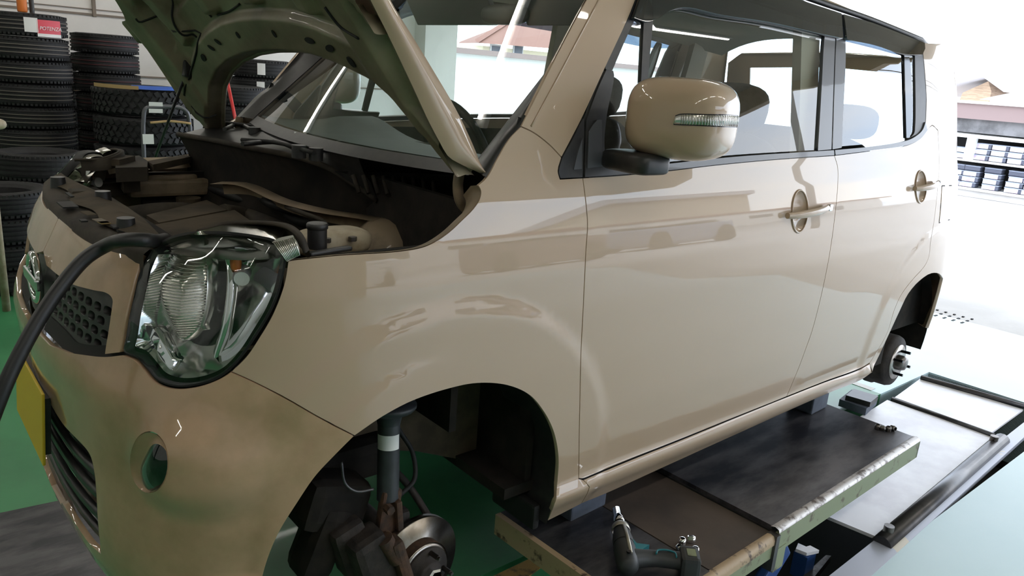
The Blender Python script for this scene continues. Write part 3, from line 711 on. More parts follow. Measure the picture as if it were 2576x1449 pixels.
# turned side flanges and rolled rear lip
fA = [(932, 0), (970, 75), (1035, 211), (1075, 298), (1109, 363), (1128, 394), (1153, 410), (1220, 441)]; fB = [(982, 0), (1035, 87), (1088, 174), (1153, 286), (1196, 379), (1220, 441)]
A = [onY(*q, -.655) for q in catmull([(800, -270)] + fA, 6)]; Bc = [onY(*q, -.655) for q in catmull([(870, -250)] + fB, 6)]
def resamp(P, n):
    L = [0]
    for i in range(1, len(P)): L.append(L[-1] + (P[i] - P[i - 1]).length)
    return [Vector([float(np.interp(L[-1] * k / n, L, [p[c] for p in P])) for c in range(3)]) for k in range(n + 1)]
A, Bc = resamp(A, 40), resamp(Bc, 40)
for s in (1, -1):
    rows = []
    for k in range(41):
        a, c = A[k], Bc[k]; r = []
        for j in range(9):
            t = j / 8; p = a.lerp(c, t) + Vector((0, -.014 * math.sin(math.pi * t) ** 1.0, 0)); r.append(p)
        if s == -1:
            r = [Vector((p.x, -p.y, p.z)) - HN * (.075 * min(1, k / 20 + .3)) for p in r]
        rows.append(r)
    b = MB(); b.grid(rows); o = b.build('hood_flange', 'paint'); sub(hood, o)
    rows2 = [[r[0], r[0] + Vector((0, .05 * s, .004)) + HN * .02] for r in rows]
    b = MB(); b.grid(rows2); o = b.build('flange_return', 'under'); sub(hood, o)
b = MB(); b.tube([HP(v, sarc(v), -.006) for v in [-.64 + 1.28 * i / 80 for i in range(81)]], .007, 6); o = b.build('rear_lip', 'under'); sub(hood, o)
def hslot(px, py, w_, h_, ang=0.0):
    v, s = hoodhit(px, py, -.03); b = MB()
    a = s; d = s - sarc(v); n = -.0115 - 1.25 * relief(v, s, sarc(v), sfront(v))
    ring = [HP(v + (w_ * math.cos(t) * math.cos(ang) - h_ * math.sin(t) * math.sin(ang)), s + (w_ * math.cos(t) * math.sin(ang) + h_ * math.sin(t) * math.cos(ang)), 0) for t in [2 * math.pi * k / 16 for k in range(16)]]
    base = HP(v, s, 0); ring = [p + HN * (n - .001) for p in ring]
    b.prism(ring, HN * .0012); o = b.build('hood_slot', 'rubber'); sub(hood, o)
for q in [(390, 50, .008, .03, .3), (545, 110, .013, .007, .6), (562, 95, .013, .007, .6), (525, 135, .009, .016, 1.0), (613, 77, .007, .010, .6), (705, 73, .007, .010, .4), (795, 89, .022, .008, 0), (846, 108, .022, .008, -.2), (900, 142, .013, .013, 0)]:
    hslot(*q)
for pts in ([(419, 8), (440, 40), (470, 78), (492, 95)], [(503, 2), (512, 25), (530, 45)], [(545, 40), (575, 30), (600, 12)], [(352, 40), (352, 70), (392, 150), (440, 225), (500, 268), (540, 292)], [(840, 0), (880, 50), (925, 78)]):
    P = [hoodhit(*q, -.03) for q in catmull(pts, 6)]
    b = MB(); b.tube([HP(v, s, -.0115 - 1.25 * relief(v, s, sarc(v), sfront(v))) for v, s in P], .0028, 6); o = b.build('panel_seam', 'rubber'); sub(hood, o)
# hinge arms
for s in (1, -1):
    pts = [onY(*q, -.61) for q in catmull([(1158, 425), (1152, 465), (1156, 500), (1170, 522), (1188, 520), (1203, 500)], 6)]
    b = MB(); rows = []
    for i, p in enumerate(pts):
        t = (pts[min(i + 1, len(pts) - 1)] - pts[max(i - 1, 0)]).normalized(); n = t.cross(Vector((0, 1, 0))).normalized(); wd = .012 + .004 * math.sin(i)
        p = Vector((p.x, p.y * s, p.z)); rows.append([p + n * .011 + Vector((0, .004, 0)), p + n * .011 - Vector((0, .004, 0)), p - n * .011 - Vector((0, .004, 0)), p - n * .011 + Vector((0, .004, 0))])
    b.grid(rows, True, True); o = b.build('hood_hinge', 'paint_dirty'); sub(hood, o)
b = MB(); top = HP(*hoodhit(455, 185, -.04), -.03); bot = onZ(389, 400, .90)
b.tube([top, top.lerp(bot, .5), bot], .0045, 8); prop = b.build('hood_prop', 'black')
b = MB(); b.box(top, (.03, .03, .05), bev=.006); o = b.build('prop_clip', 'black'); sub(prop, o)
add(hood, prop)

# ---- engine bay
def bayobj(o): add(o); return o
def zpoly(pts, z, h, name, m, ax=None, smooth=0):
    P = [onZ(a, c, z) for a, c in (catmull(pts, smooth, True) if smooth else pts)]
    b = MB(); b.prism(P, (0, 0, -h)); return b.build(name, m)
b = MB()   # tub: aprons, firewall, floor of the bay
b.box((.05, .575, .74), (.60, .02, .30)); b.box((.05, -.575, .74), (.60, .02, .30)); b.box((.12, 0, .70), (.02, 1.14, .56)); b.box((-.15, 0, .50), (.52, .80, .02)); b.box((-.42, 0, .70), (.02, .80, .36))
bayobj(b.build('engine_bay_tub', 'dark'))
# fender mounting flanges, dusty paint
for s in (1, -1):
    rows = []
    for q in catmull(f_top, 4):
        u, z = hit(*q); p = S(u, z, -.001); p2 = p + Vector((.004, .028, -.006)); p3 = p + Vector((.006, .055, -.030))
        rows.append([Vector((k.x, k.y * s, k.z)) for k in (p, p2, p3)])
    b = MB(); b.grid(rows); bayobj(b.build('fender_flange', 'paint_dirty'))
    b = MB(); b.box((-.185, -.60 * s, .868), (.20, .09, .03), bev=.01); b.box((-.14, -.56 * s, .845), (.30, .05, .05), bev=.01); bayobj(b.build('headlight_bracket', 'paint_dirty'))
# radiator support cover
def cov(v, t, dz=0.0):   # v across the car, t 0 front .. 1 rear
    xf = float(np.interp(abs(v), [0, .12, .3, .42, .5], [-.572, -.570, -.552, -.528, -.50])); xr = float(np.interp(abs(v), [0, .15, .3, .42, .5], [-.425, -.43, -.445, -.46, -.46]))
    return Vector((xf + (xr - xf) * t, v, .892 + .014 * math.sin(math.pi * min(1, t * 1.1)) + dz))
b = MB(); b.grid([[cov(-.45 + .9 * i / 40, -.02, -.05), cov(-.45 + .9 * i / 40, .0)] + [cov(-.45 + .9 * i / 40, j / 10, -.004 if 2 < j < 5 else 0) for j in range(1, 11)] + [cov(-.45 + .9 * i / 40, 1.0, -.06)] for i in range(41)])
rc = b.build('radiator_cover', 'dusty'); bayobj(rc)
b = MB(); b.grid([[cov(-.43 + .86 * i / 40, .30 + .06 * math.sin(i * .5), .003), cov(-.43 + .86 * i / 40, .62, .012), cov(-.43 + .86 * i / 40, .97, .004)] for i in range(41)]); o = b.build('cover_deck', 'dusty_tan'); sub(rc, o)
for px, py in ((147, 467), (260, 504), (318, 575), (200, 487)):
    p = onZ(px, py, .905); b = MB()
    if py == 487: b.box(p, (.04, .05, .02), bev=.005); o = b.build('cover_latch', 'dusty'); sub(rc, o); continue
    b.cyl(p - Vector((0, 0, .01)), p + Vector((0, 0, .022)), .019, 16, .0165); o = b.build('rubber_stop', 'black'); sub(rc, o)
for (px, py, w_, m_) in ((222, 536, .045, 'dusty_tan'), (255, 556, .05, 'label_dusty'), (262, 560, .024, 'label_ochre')):
    p = onZ(px, py, .9105); b = MB(); b.box(p, (.018, w_, .0015), Matrix.Rotation(.12, 3, 'Z')); o = b.build('caution_label', m_); sub(rc, o)
for (px, py, w_, d_) in ((170, 515, .07, .03), (210, 555, .02, .012), (290, 570, .03, .012), (175, 490, .06, .008), (215, 500, .035, .012)):
    p = onZ(px, py, .909); b = MB(); b.box(p, (d_, w_, .003)); o = b.build('cover_slot', 'rubber'); sub(rc, o)
# engine top cover: two dusty slabs
e1 = zpoly([(368, 541), (520, 503), (572, 528), (400, 560)], .835, .06, 'engine_cover', 'dusty_tan'); bayobj(e1)
e2 = zpoly([(384, 566), (590, 528), (640, 562), (520, 600), (405, 610), (375, 592)], .835, .09, 'engine_cover', 'dusty_tan'); bayobj(e2)
b = MB(); p = onZ(400, 545, .79); b.lathe([(.10, -.05), (.105, 0), (.09, .03), (.05, .035)], p, (0, .3, 1), 24); bayobj(b.build('air_duct', 'dusty'))
p = onZ(474, 497, .82); b = MB(); b.cyl(p - Vector((0, 0, .04)), p, .036, 20); bayobj(b.build('oil_filler_cap', 'dusty_tan'))
p = onZ(390, 455, .84); b = MB(); b.cyl(p - Vector((0, 0, .012)), p, .034, 20); cp = b.build('reservoir_cap', 'scratch_blue'); bayobj(cp)
b = MB(); superbox(b, p - Vector((0, 0, .05)), (.035, .05, .04), 3, 10); o = b.build('coolant_reservoir', 'white_plastic'); sub(cp, o)
p = onZ(430, 462, .83); b = MB(); b.box(p, (.02, .11, .02), Matrix.Rotation(.4, 3, 'Z'), .004); bayobj(b.build('battery_clamp', 'steel'))
# far side of the bay: relay box, bracket rail, washer neck, bay wall pieces
for (pts, z, h, nm, m_) in (([(215, 405), (260, 395), (275, 402), (230, 415)], .90, .05, 'relay_box', 'dusty'), ([(290, 398), (350, 391), (372, 405), (370, 420), (290, 422)], .93, .04, 'fuse_box_lid', 'dusty'), ([(190, 447), (290, 446), (330, 455), (200, 470)], .86, .04, 'battery', 'dusty'), ([(300, 440), (350, 435), (352, 448), (310, 452)], .88, .04, 'battery_terminal_cover', 'dusty'), ([(262, 398), (300, 388), (340, 392), (300, 402)], .945, .02, 'bay_bracket', 'dusty_tan'), ([(370, 405), (470, 388), (480, 394), (385, 414)], .93, .02, 'bay_bracket', 'dusty_tan')):
    bayobj(zpoly(pts, z, h, nm, m_))
# hoses and pipes in the bay
def pipe(name, m_, pts, r, n=8):
    b = MB(); b.tube(catmull([onZ(a, c, z) for a, c, z in pts], 6), r, n); return bayobj(b.build(name, m_))
pipe('intake_hose', 'dusty', [(560, 535, .82), (620, 545, .80), (690, 570, .80), (740, 585, .78)], .026)
pipe('wiring_loom', 'rubber', [(520, 470, .84), (600, 500, .84), (700, 530, .83), (760, 560, .82), (860, 575, .80)], .012)
pipe('heater_hose', 'rubber', [(640, 480, .86), (700, 520, .86), (780, 540, .84), (900, 570, .82), (1000, 590, .80)], .014)
pipe('brake_pipe', 'dusty', [(720, 520, .88), (760, 535, .88), (810, 555, .87), (825, 572, .86)], .006)
for (px, py, z, d_) in ((700, 545, .80, (.10, .12, .06)), (850, 560, .80, (.10, .10, .07)), (620, 500, .80, (.09, .14, .06)), (960, 560, .80, (.10, .10, .06)), (760, 500, .80, (.12, .10, .05)), (580, 470, .78, (.1, .14, .05))):
    b = MB(); b.box(onZ(px, py, z), d_, Matrix.Rotation(random.uniform(-.4, .4), 3, 'Z'), .015); bayobj(b.build('engine_block_part', 'dark'))
# washer bottle beside the left lamp
p = onZ(798, 561, .952); b = MB(); b.cyl(p - Vector((0, 0, .05)), p, .019, 18); b.lathe([(.019, -.012), (.021, -.01), (.021, -.003), (.019, 0)], p, (0, 0, 1), 18); cap = b.build('washer_cap', 'black')
q = onZ(815, 603, .895); b = MB(); superbox(b, q - Vector((-.02, 0, .005)), (.085, .045, .03), 3, 12); wb = b.build('washer_bottle', 'white_plastic'); sub(wb, cap); bayobj(wb)
for px, py in ((822, 610), (887, 606)):
    p = onZ(px, py, .90); b = MB(); b.cyl(p, p + Vector((0, 0, .009)), .009, 6, smooth=False); bayobj(b.build('flange_bolt', 'steel'))
b = MB(); b.box(onZ(830, 632, .905), (.10, .016, .010), Matrix.Rotation(.2, 3, 'Z'), .004); bayobj(b.build('lamp_stay', 'black'))
q = onZ(975, 590, .84); b = MB(); b.lathe([(.10, -.06), (.085, 0), (.05, .035), (.02, .042), (.001, .042)], q, (0, 0, 1), 28); bayobj(b.build('strut_tower', 'paint_dirty'))
b = MB(); b.box(onZ(1100, 590, .84), (.20, .05, .03), Matrix.Rotation(.5, 3, 'Z'), .01); bayobj(b.build('inner_fender_rail', 'black'))
# cowl: lip, slatted wall, weatherstrip, body flange
lipp = [(448, 338, .995), (530, 352, 1.0), (620, 370, 1.005), (740, 394, 1.0), (830, 424, .985), (890, 463, .955), (950, 505, .92)]
lp_ = catmull([onZ(a, c, z) for a, c, z in lipp], 8); lp_ = resamp([Vector(p) for p in lp_], 60)
b = MB(); b.tube(lp_, .008, 8); bayobj(b.build('hood_weatherstrip', 'dusty'))
rows = []
for k, p in enumerate(lp_):
    g = WS(max(-.99, min(.99, p.y / .62)), -.01); rows.append([p, p.lerp(g, .35) + Vector((0, 0, .004)), p.lerp(g, .7) - Vector((0, 0, .012)), g - Vector((0, 0, .006))])
b = MB(); b.grid(rows); bayobj(b.build('cowl_panel', 'black'))
b = MB(); b.grid([[p, p + Vector((.03, 0, -.06)), p + Vector((.02, 0, -.16)), p + Vector((.01, 0, -.22))] for p in lp_]); bayobj(b.build('cowl_front', 'dark'))
fl = [onZ(a, c, z) for a, c, z in [(527, 463, .90), (590, 465, .90), (700, 510, .89), (800, 535, .885), (900, 550, .88), (1010, 570, .87)]]; fl = resamp([Vector(p) for p in catmull(fl, 6)], 30)
b = MB(); b.grid([[p, p + Vector((.035, 0, .006)), p + Vector((.04, 0, -.03))] for p in fl]); bayobj(b.build('cowl_flange', 'paint_dirty'))
# right-hand end of the cowl with drain slats
b = MB(); cw = [onZ(840, 430, .985), onZ(1165, 440, 1.0), onZ(1150, 500, .93), onZ(950, 505, .92)]
b._faces(cw, [(0, 1, 2, 3)]); cwo = b.build('cowl_end', 'black'); bayobj(cwo)
for k in range(9):
    t = k / 8; p0 = onZ(890 + 200 * t, 445 + 12 * t, .982 - .01 * t); p1 = onZ(905 + 190 * t, 490 + 14 * t, .94)
    b = MB(); b.tube([p0 + Vector((-.004, -.004, .006)), p1 + Vector((-.004, -.004, .006))], .006, 6); o = b.build('cowl_slat', 'satin' if False else 'dusty'); sub(cwo, o)
# wipers
def wiper(pts_arm, pts_blade):
    b = MB(); b.tube(catmull(pts_arm, 5), .007, 6); w_ = b.build('wiper_arm', 'black')
    b = MB(); pb = catmull(pts_blade, 5); b.tube(pb, .006, 6); o = b.build('wiper_blade', 'rubber'); sub(w_, o)
    b = MB(); b.cyl(Vector(pts_arm[0]) - Vector((0, 0, .02)), Vector(pts_arm[0]) + Vector((0, 0, .012)), .018, 14); o = b.build('wiper_pivot', 'black'); sub(w_, o)
    bayobj(w_)
wz = lambda px, py, z: onZ(px, py, z)
wiper([wz(752, 377, 1.035), wz(690, 357, 1.03), wz(610, 362, 1.03)], [wz(608, 352, 1.03), wz(690, 358, 1.035), wz(790, 385, 1.04)])
wiper([wz(795, 384, 1.03), wz(850, 360, 1.035), wz(900, 352, 1.035)], [wz(840, 362, 1.04), wz(960, 352, 1.04), wz(1110, 368, 1.045)])
wiper([wz(640, 330, 1.03), wz(600, 312, 1.035), wz(565, 325, 1.03)], [wz(560, 308, 1.04), wz(640, 318, 1.035), wz(745, 350, 1.03)])
p = onZ(747, 342, 1.045); b = MB(); b.cyl(p, p + Vector((0, 0, .012)), .008, 10); bayobj(b.build('wiper_nozzle', 'chrome'))
# ---- headlights
HL = [(387, 623), (424, 603), (467, 592), (530, 589), (592, 592), (654, 601), (685, 609), (703, 625), (713, 646), (713, 662), (706, 699), (694, 743), (672, 792), (641, 842), (607, 892), (573, 929), (539, 951), (486, 966), (436, 967), (396, 953), (374, 929), (343, 896), (313, 884), (318, 850), (325, 805), (337, 749), (352, 687), (371, 643)]
hl = [hit(*q) for q in catmull(HL, 4, True)]
def ss(s, p): return Vector((p.x, p.y * s, p.z))
def fdn(pos):
    def f(a, b):
        e = .003; x = pos(a + e, b) - pos(a - e, b); y = pos(a, b + e) - pos(a, b - e); n = x.cross(y)
        return n.normalized() if n.length > 1e-12 else Vector((-1, 0, 0))
    return f
_hx = np.array([0.0])
def edge_d(a, b): return float(segdist(hl, np.array([a]), np.array([b]))[0])
hc = (sum(q[0] for q in hl) / len(hl), sum(q[1] for q in hl) / len(hl))
lens_pos = lambda a, b: S(a, b, .014 * min(1, edge_d(a, b) / .05) + .001)
lens = sheet('headlight', [hl], 'lens', None, lens_pos, fdn(lens_pos), g=.016, depth=.012, gap=0)
def refl_pos(a, b):
    d = edge_d(a, b); k = min(1, d / .075); dep = .012 + .095 * (1 - (1 - k) ** 2)
    return S(a, b, -dep)
refl = sheet('reflector', [inset(hl if area(hl) > 0 else hl[::-1], .004)], 'reflector', lens, refl_pos, fdn(refl_pos), g=.013, depth=0, gap=0)
# inner pieces: ribbed position-lamp shell, shelf, spear, bulb
def hl_piece(name, segs, m_, f0, f1=None, g=.012):
    lp = outline(segs, 7); pos = lambda a, b: S(a, b, -(f0 if f1 is None else f0 + (f1 - f0) * min(1, max(0, segdist(lp if True else lp, np.array([a]), np.array([b]))[0] / .04))))
    return sheet(name, [lp], m_, lens, pos, fdn(pos), g=g, depth=.03, gap=0)
pcs = []
pcs.append(hl_piece('ribbed_shell', [[(352, 720), (375, 660), (430, 640), (480, 660), (492, 730), (485, 800), (470, 850)], [(470, 850), (420, 880), (380, 840), (356, 790), (352, 720)]], 'ribbed', .052, .018))
rl = outline([[(352, 720), (375, 660), (430, 640), (480, 660), (492, 730), (485, 800), (470, 850)], [(470, 850), (420, 880), (380, 840), (356, 790), (352, 720)]], 7)
zz0, zz1 = min(q[1] for q in rl), max(q[1] for q in rl); ribs = MB(); zc = zz0 + .004
while zc < zz1:
    us_ = [u for u in np.linspace(min(q[0] for q in rl), max(q[0] for q in rl), 60) if pip(rl, np.array([u]), np.array([zc]))[0] and segdist(rl, np.array([u]), np.array([zc]))[0] > .003]
    if len(us_) > 3: ribs.tube([S(u, zc, -(.052 - .034 * min(1, segdist(rl, np.array([u]), np.array([zc]))[0] / .04)) + .0005) for u in us_], .0016, 4, caps=False)
    zc += .0052
ro = ribs.build('shell_ribs', 'ribbed', lens); ro['kind'] = 'stuff'; pcs.append(ro)
pcs.append(hl_piece('chrome_spear', [[(326, 832), (346, 832), (412, 925)], [(412, 925), (405, 940), (390, 930), (326, 832)]], 'chrome', .030, .008))
fin = [hit(*q) for q in catmull([(550, 660), (562, 705), (563, 760), (545, 860), (520, 925)], 6)]
b = MB(); b.grid([[S(u - .016, z, -.075), S(u, z, -.045), S(u + .014, z, -.07)] for u, z in fin]); pcs.append(b.build('chrome_fin', 'chrome', lens))
sh_pts = [hit(*q) for q in catmull([(385, 640), (450, 642), (520, 650), (600, 656), (700, 652)], 6)]
b = MB(); b.grid([[S(u, z, k) for k in (-.004, -.04, -.085)] for u, z in sh_pts]); pcs.append(b.build('lamp_shelf', 'ribbed', lens))
tops = [hit(*q) for q in catmull([(400, 622), (450, 606), (540, 600), (620, 604), (690, 618)], 6)]
b = MB(); b.grid([[S(u, z, -.012) for u, z in tops], [S(u, z - .012, -.05) for u, z in tops], [S(u, z - .03, -.075) for u, z in tops]]); pcs.append(b.build('reflector_top', 'reflector', lens))
u, z = hit(581, 682); b = MB(); superbox(b, S(u, z, -.055), (.010, .010, .016), 2.2, 10); pcs.append(b.build('signal_bulb', 'orange', lens))
u, z = hit(600, 640); b = MB(); b.cyl(S(u, z - .05, -.085), S(u, z - .055, -.05), .014, 14); pcs.append(b.build('main_bulb', 'label', lens))
rim = inset(hl if area(hl) > 0 else hl[::-1], -.0045)
gk = sheet('lamp_gasket', [rim, hl], 'rubber', lens, lambda a, b: S(a, b, -.003), lambda a, b: Sn(a, b), g=.03, depth=.02, gap=0); pcs.append(gk)
sg = outline([[(684, 608), (700, 598), (736, 590)], [(736, 590), (750, 615), (754, 640)], [(754, 640), (722, 657)], [(722, 657), (713, 646), (703, 625), (684, 608)]], 6)
sgp = lambda a, b: S(a, b, .004)
pcs.append(sheet('side_reflector', [sg], 'ribbed', lens, sgp, fdn(sgp), g=.012, depth=.03, gap=0))
for k in range(11):
    t = k / 10; p0 = hit(688 + 50 * t, 607 - 13 * t + 6 * t * (1 - t)); p1 = hit(720 + 32 * t, 654 - 13 * t)
    pcs.append(MB().tube([S(*p0, .006), S((p0[0] + p1[0]) / 2, (p0[1] + p1[1]) / 2, .006), S(*p1, .006)], .0016, 5).build('reflector_rib', 'ribbed', lens))
hb = [onZ(*q, z) for q, z in [((498, 582), .94), ((560, 563), .945), ((623, 560), .95), ((700, 565), .955), ((736, 580), .955), ((757, 606), .945), ((768, 636), .925)]]
b = MB(); pr = [Vector(p) for p in catmull(hb, 6)]
b.grid([[p, p + Vector((.012, .008, .002)), p + Vector((.014, .010, -.03))] for p in pr]); b.tube(pr, .004, 6)
pcs.append(b.build('housing_rim', 'dusty', lens))
tp = [onZ(*q, .945) for q in [(470, 590), (560, 566), (640, 562), (720, 572)]]; tq = [S(*hit(*q), -.002) for q in [(470, 592), (560, 590), (640, 599), (700, 620)]]
b = MB(); b.grid([resamp([Vector(p) for p in tp], 12), resamp(tq, 12)]); pcs.append(b.build('housing_top', 'ribbed', lens))
lens2 = mirror_copy(lens)
for o in pcs:
    if o.name.startswith(('reflector_rib', 'housing_top')): continue
    sub(lens2, mirror_copy(o))
lb = lambda a, b: S(a, b, -.010)
q_ = sheet('far_lens_sheen', [inset(hl if area(hl) > 0 else hl[::-1], .003)], 'far_lens_sheen', None, lb, fdn(lb), g=.02, depth=.03, gap=0); q2 = mirror_copy(q_); bpy.data.objects.remove(q_); q2.parent = lens2  # added pale sheet: the far lens's bright grazing reflection put into colour
add(lens, lens2)

# ---- grille with its cells, emblem
gl_ = [(0, .805)] + [q for q in _gtop if q[0] > .06]
gbot = [hit(*q) for q in catmull([(262, 893), (174, 886), (149, 861), (118, 826), (105, 812)], 4)]
gloop = gl_ + gbot[1:] + [(.05, .668), (0, .668)]
gA = gloop if area(gloop) > 0 else gloop[::-1]
cells = []
for r in range(7):
    for c in range(-1, 13):
        cu = .030 + c * .041 + (r % 2) * .0205; cz = .683 + r * .0225
        cell = []
        for k in range(12):
            a = 2 * math.pi * k / 12; x = .0155 * math.copysign(abs(math.cos(a)) ** .7, math.cos(a)); y = .0088 * math.copysign(abs(math.sin(a)) ** .7, math.sin(a)); cell.append((cu + x, cz + y))
        X = np.array([q[0] for q in cell]); Y = np.array([q[1] for q in cell])
        if pip(gA, X, Y).all() and segdist(gA, X, Y).min() > .004 and min(X) > .065: cells.append(cell)
grille = sheet('grille', [gA] + cells, 'black', None, lambda a, b: S(max(a, 0), b, -.014), lambda a, b: Sn(max(a, .001), b), g=.03, depth=.016, gap=0, mirror=True)
gb_ = sheet('grille_backing', [inset(gA, .002)], 'gloss_black', grille, lambda a, b: S(max(a, 0), b, -.030), lambda a, b: Sn(max(a, .001), b), g=.05, depth=0, gap=0, mirror=True)
ec = S(.0, .748, .004)
b = MB(); R_e = .052
for k in range(48):
    pass
ring = [ec + Vector((0, R_e * math.cos(a), R_e * math.sin(a))) for a in [2 * math.pi * k / 40 for k in range(41)]]
b.tube(ring, .0085, 8, caps=False); b.box(ec + Vector((-.006, 0, 0)), (.012, .145, .026), bev=.004); em = b.build('emblem', 'chrome', grille)
add(grille)
# lower grille with slats, fog lamps, number plate
lgb = sheet('lower_grille', [_lg_half if area(_lg_half) > 0 else _lg_half[::-1]], 'gloss_black', None, lambda a, b: S(max(a, 0), b, -.055), lambda a, b: Sn(max(a, .001), b), g=.04, depth=0, gap=-.004, mirror=True)
for k in range(5):
    z = .27 + k * .05; u1 = .34 if k < 4 else .30
    us_ = [u for u in np.linspace(-u1, u1, 30)]
    b = MB(); b.grid([[ (lambda q: Vector((q.x, q.y * (1 if u >= 0 else -1), q.z)))(S(abs(u), z + dz, o_)) for dz, o_ in ((.006, -.030), (.010, -.018), (-.008, -.016), (-.012, -.03))] for u in us_]); b.build('grille_slat', 'black', lgb)
add(lgb)
fcu, fcz = hit(372, 1165)
for s in (1, -1):
    fr = [hit(375 + 47 * math.cos(a), 1163 + 76 * math.sin(a)) for a in [2 * math.pi * k / 32 for k in range(32)]]
    cu = sum(q[0] for q in fr) / 32; cz = sum(q[1] for q in fr) / 32; C0 = S(cu, cz)
    P0 = [S(u, z) for u, z in fr]; ax = Vector((1, .35, 0)).normalized()
    lc = C0 + ax * .012 + Vector((.012, -.012, -.006))
    P1 = [lc + (p - C0 - ax * (p - C0).dot(ax)) * .78 for p in P0]; P2 = [p for p in P1]
    b = MB(); b.grid([[ss(s, p) for p in P0], [ss(s, p.lerp(q, .5) + ax * .012) for p, q in zip(P0, P1)], [ss(s, q) for q in P1]], True, True); bz = b.build('fog_lamp', 'paint_front')
    rows = []
    for f in (1, .85, .6, .3, .01): rows.append([ss(s, lc + (p - lc) * f - ax * (.014 * (1 - f * f))) for p in P1])
    b = MB(); b.grid(rows, True, True); o = b.build('fog_lens', 'glass_dark', bz)
    b = MB(); b.grid([[ss(s, lc + (p - lc) * f + ax * (.012 + .02 * (1 - f))) for p in P1] for f in (1, .5, .01)], True, True); o = b.build('fog_reflector', 'steel', bz)
    add(bz)
b = MB(); b.box((-.662, 0, .455), (.006, .33, .165), Matrix.Rotation(math.radians(4), 3, 'Y'), .002); pl = b.build('number_plate', 'plate_yellow'); sub(bumper, pl)
b = MB(); b.box((-.652, 0, .455), (.012, .30, .13), Matrix.Rotation(math.radians(4), 3, 'Y')); o = b.build('plate_holder', 'black'); sub(bumper, o)
# mirror turn signal: ribbed clear lamp let into the mirror shell
for s, dmo in ((1, dm), (-1, dm2)):
    vb = BVHTree.FromPolygons([v.co for v in dmo.data.vertices], [p.vertices for p in dmo.data.polygons]) if s == 1 else None
    if s == 1:
        def mh(px, py, o_=.0012):
            d = ray(px, py).normalized(); l, n, i, ds = vb.ray_cast(CAM, d)
            if l is None: l, n, i, ds = vb.find_nearest(onY(px, py, -.86))
            return l - d * o_
        top_ = catmull([(1699, 293), (1712, 289), (1780, 290), (1840, 291), (1871, 294)], 10); bot_ = catmull([(1694, 311), (1710, 312), (1780, 315), (1840, 318), (1868, 319)], 10)
        Tt = [mh(*q, .002) for q in top_]; Bt = [mh(*q, .002) for q in bot_]
        Tf = [mh(a, c - 3, .001) for a, c in top_]; Bf = [mh(a, c + 3, .001) for a, c in bot_]
    b = MB(); b.grid([[ss(s, p) for p in Tf], [ss(s, p.lerp(q, .5) ) for p, q in zip(Tf, Bf)], [ss(s, p) for p in Bf]]); o = b.build('signal_bezel', 'gloss_black', dmo)
    b = MB(); b.grid([[ss(s, p) for p in Tt], [ss(s, p.lerp(q, .5) + Vector((-.002, -.002, 0))) for p, q in zip(Tt, Bt)], [ss(s, p) for p in Bt]]); o = b.build('mirror_signal', 'ribbed', dmo)
    rb_ = MB()
    for k in range(2, len(Tt) - 1, 1): rb_.tube([ss(s, Tt[k] + Vector((-.0015, -.0015, 0))), ss(s, Tt[k].lerp(Bt[k], .5) + Vector((-.004, -.004, 0))), ss(s, Bt[k] + Vector((-.0015, -.0015, 0)))], .0011, 4)
    o = rb_.build('signal_ribs', 'lens' if False else 'chrome', dmo); o['kind'] = 'stuff'

# ---- interior
b = MB(); rows = []
for i in range(25):
    y = -.60 + 1.2 * i / 24; e = WS(y / .62, .035); r_ = []
    for x, z in ((0, -.01), (.10, .005), (.22, .0 + .012 * math.exp(-((y - .34) / .2) ** 2) * 3), (.32, -.01 + .05 * math.exp(-((y - .34) / .2) ** 2)), (.40, -.03), (.43, -.08), (.44, -.30)):
        r_.append(Vector((e.x + x, y, 1.052 + z if x > 0 else e.z - .005)))
    rows.append(r_)
b.grid(rows); add(b.build('dashboard', 'dash'))
sc_ = Vector((.80, .40, .975)); sax = Vector((1, 0, .42)).normalized()
b = MB(); u_ = Vector((0, 1, 0)); v_ = sax.cross(u_); b.tube([sc_ + (u_ * math.cos(a) + v_ * math.sin(a)) * .185 for a in [2 * math.pi * k / 40 for k in range(41)]], .015, 8, caps=False)
sw = b.build('steering_wheel', 'rubber'); b = MB(); superbox(b, sc_ + sax * -.02, (.03, .07, .06), 3, 10); b.tube([sc_ - u_ * .18, sc_, sc_ + u_ * .18], .014, 6); b.tube([sc_, sc_ - sax * .25], .025, 8); o = b.build('steering_hub', 'black', sw); add(sw)
def seat(x, y, wd, name):
    b = MB(); superbox(b, (x, y, .52), (.25, wd, .09), 4, 12); st = b.build(name, 'fabric')
    b = MB(); superbox(b, (x + .26, y, .83), (.075, wd * .96, .30), 3.6, 14, Matrix.Rotation(math.radians(12), 3, 'Y')); b.build('backrest', 'fabric', st)
    return st
for y in (-.33, .33):
    st = seat(1.10, y, .25, 'front_seat')
    b = MB(); superbox(b, (1.43, y, 1.20), (.055, .13, .085), 3, 12, Matrix.Rotation(math.radians(8), 3, 'Y')); b.tube([(1.41, y - .05, 1.06), (1.42, y - .05, 1.14)], .006, 6); b.tube([(1.41, y + .05, 1.06), (1.42, y + .05, 1.14)], .006, 6); b.build('headrest', 'fabric', st); add(st)
st = seat(1.95, 0, .55, 'rear_seat'); add(st)
for y in (-.33, .33):
    b = MB(); superbox(b, (2.27, y, 1.17), (.05, .12, .07), 3, 12); b.build('headrest', 'fabric', st)
b = MB(); b.box((1.3, 0, .235), (2.1, 1.26, .03)); b.box((1.3, -.66, .30), (1.8, .06, .14)); b.box((1.3, .66, .30), (1.8, .06, .14)); b.box((.33, 0, .62), (.02, 1.25, .78)); b.box((2.5, 0, .55), (.6, 1.2, .5)); add(b.build('floor_pan', 'dark'))
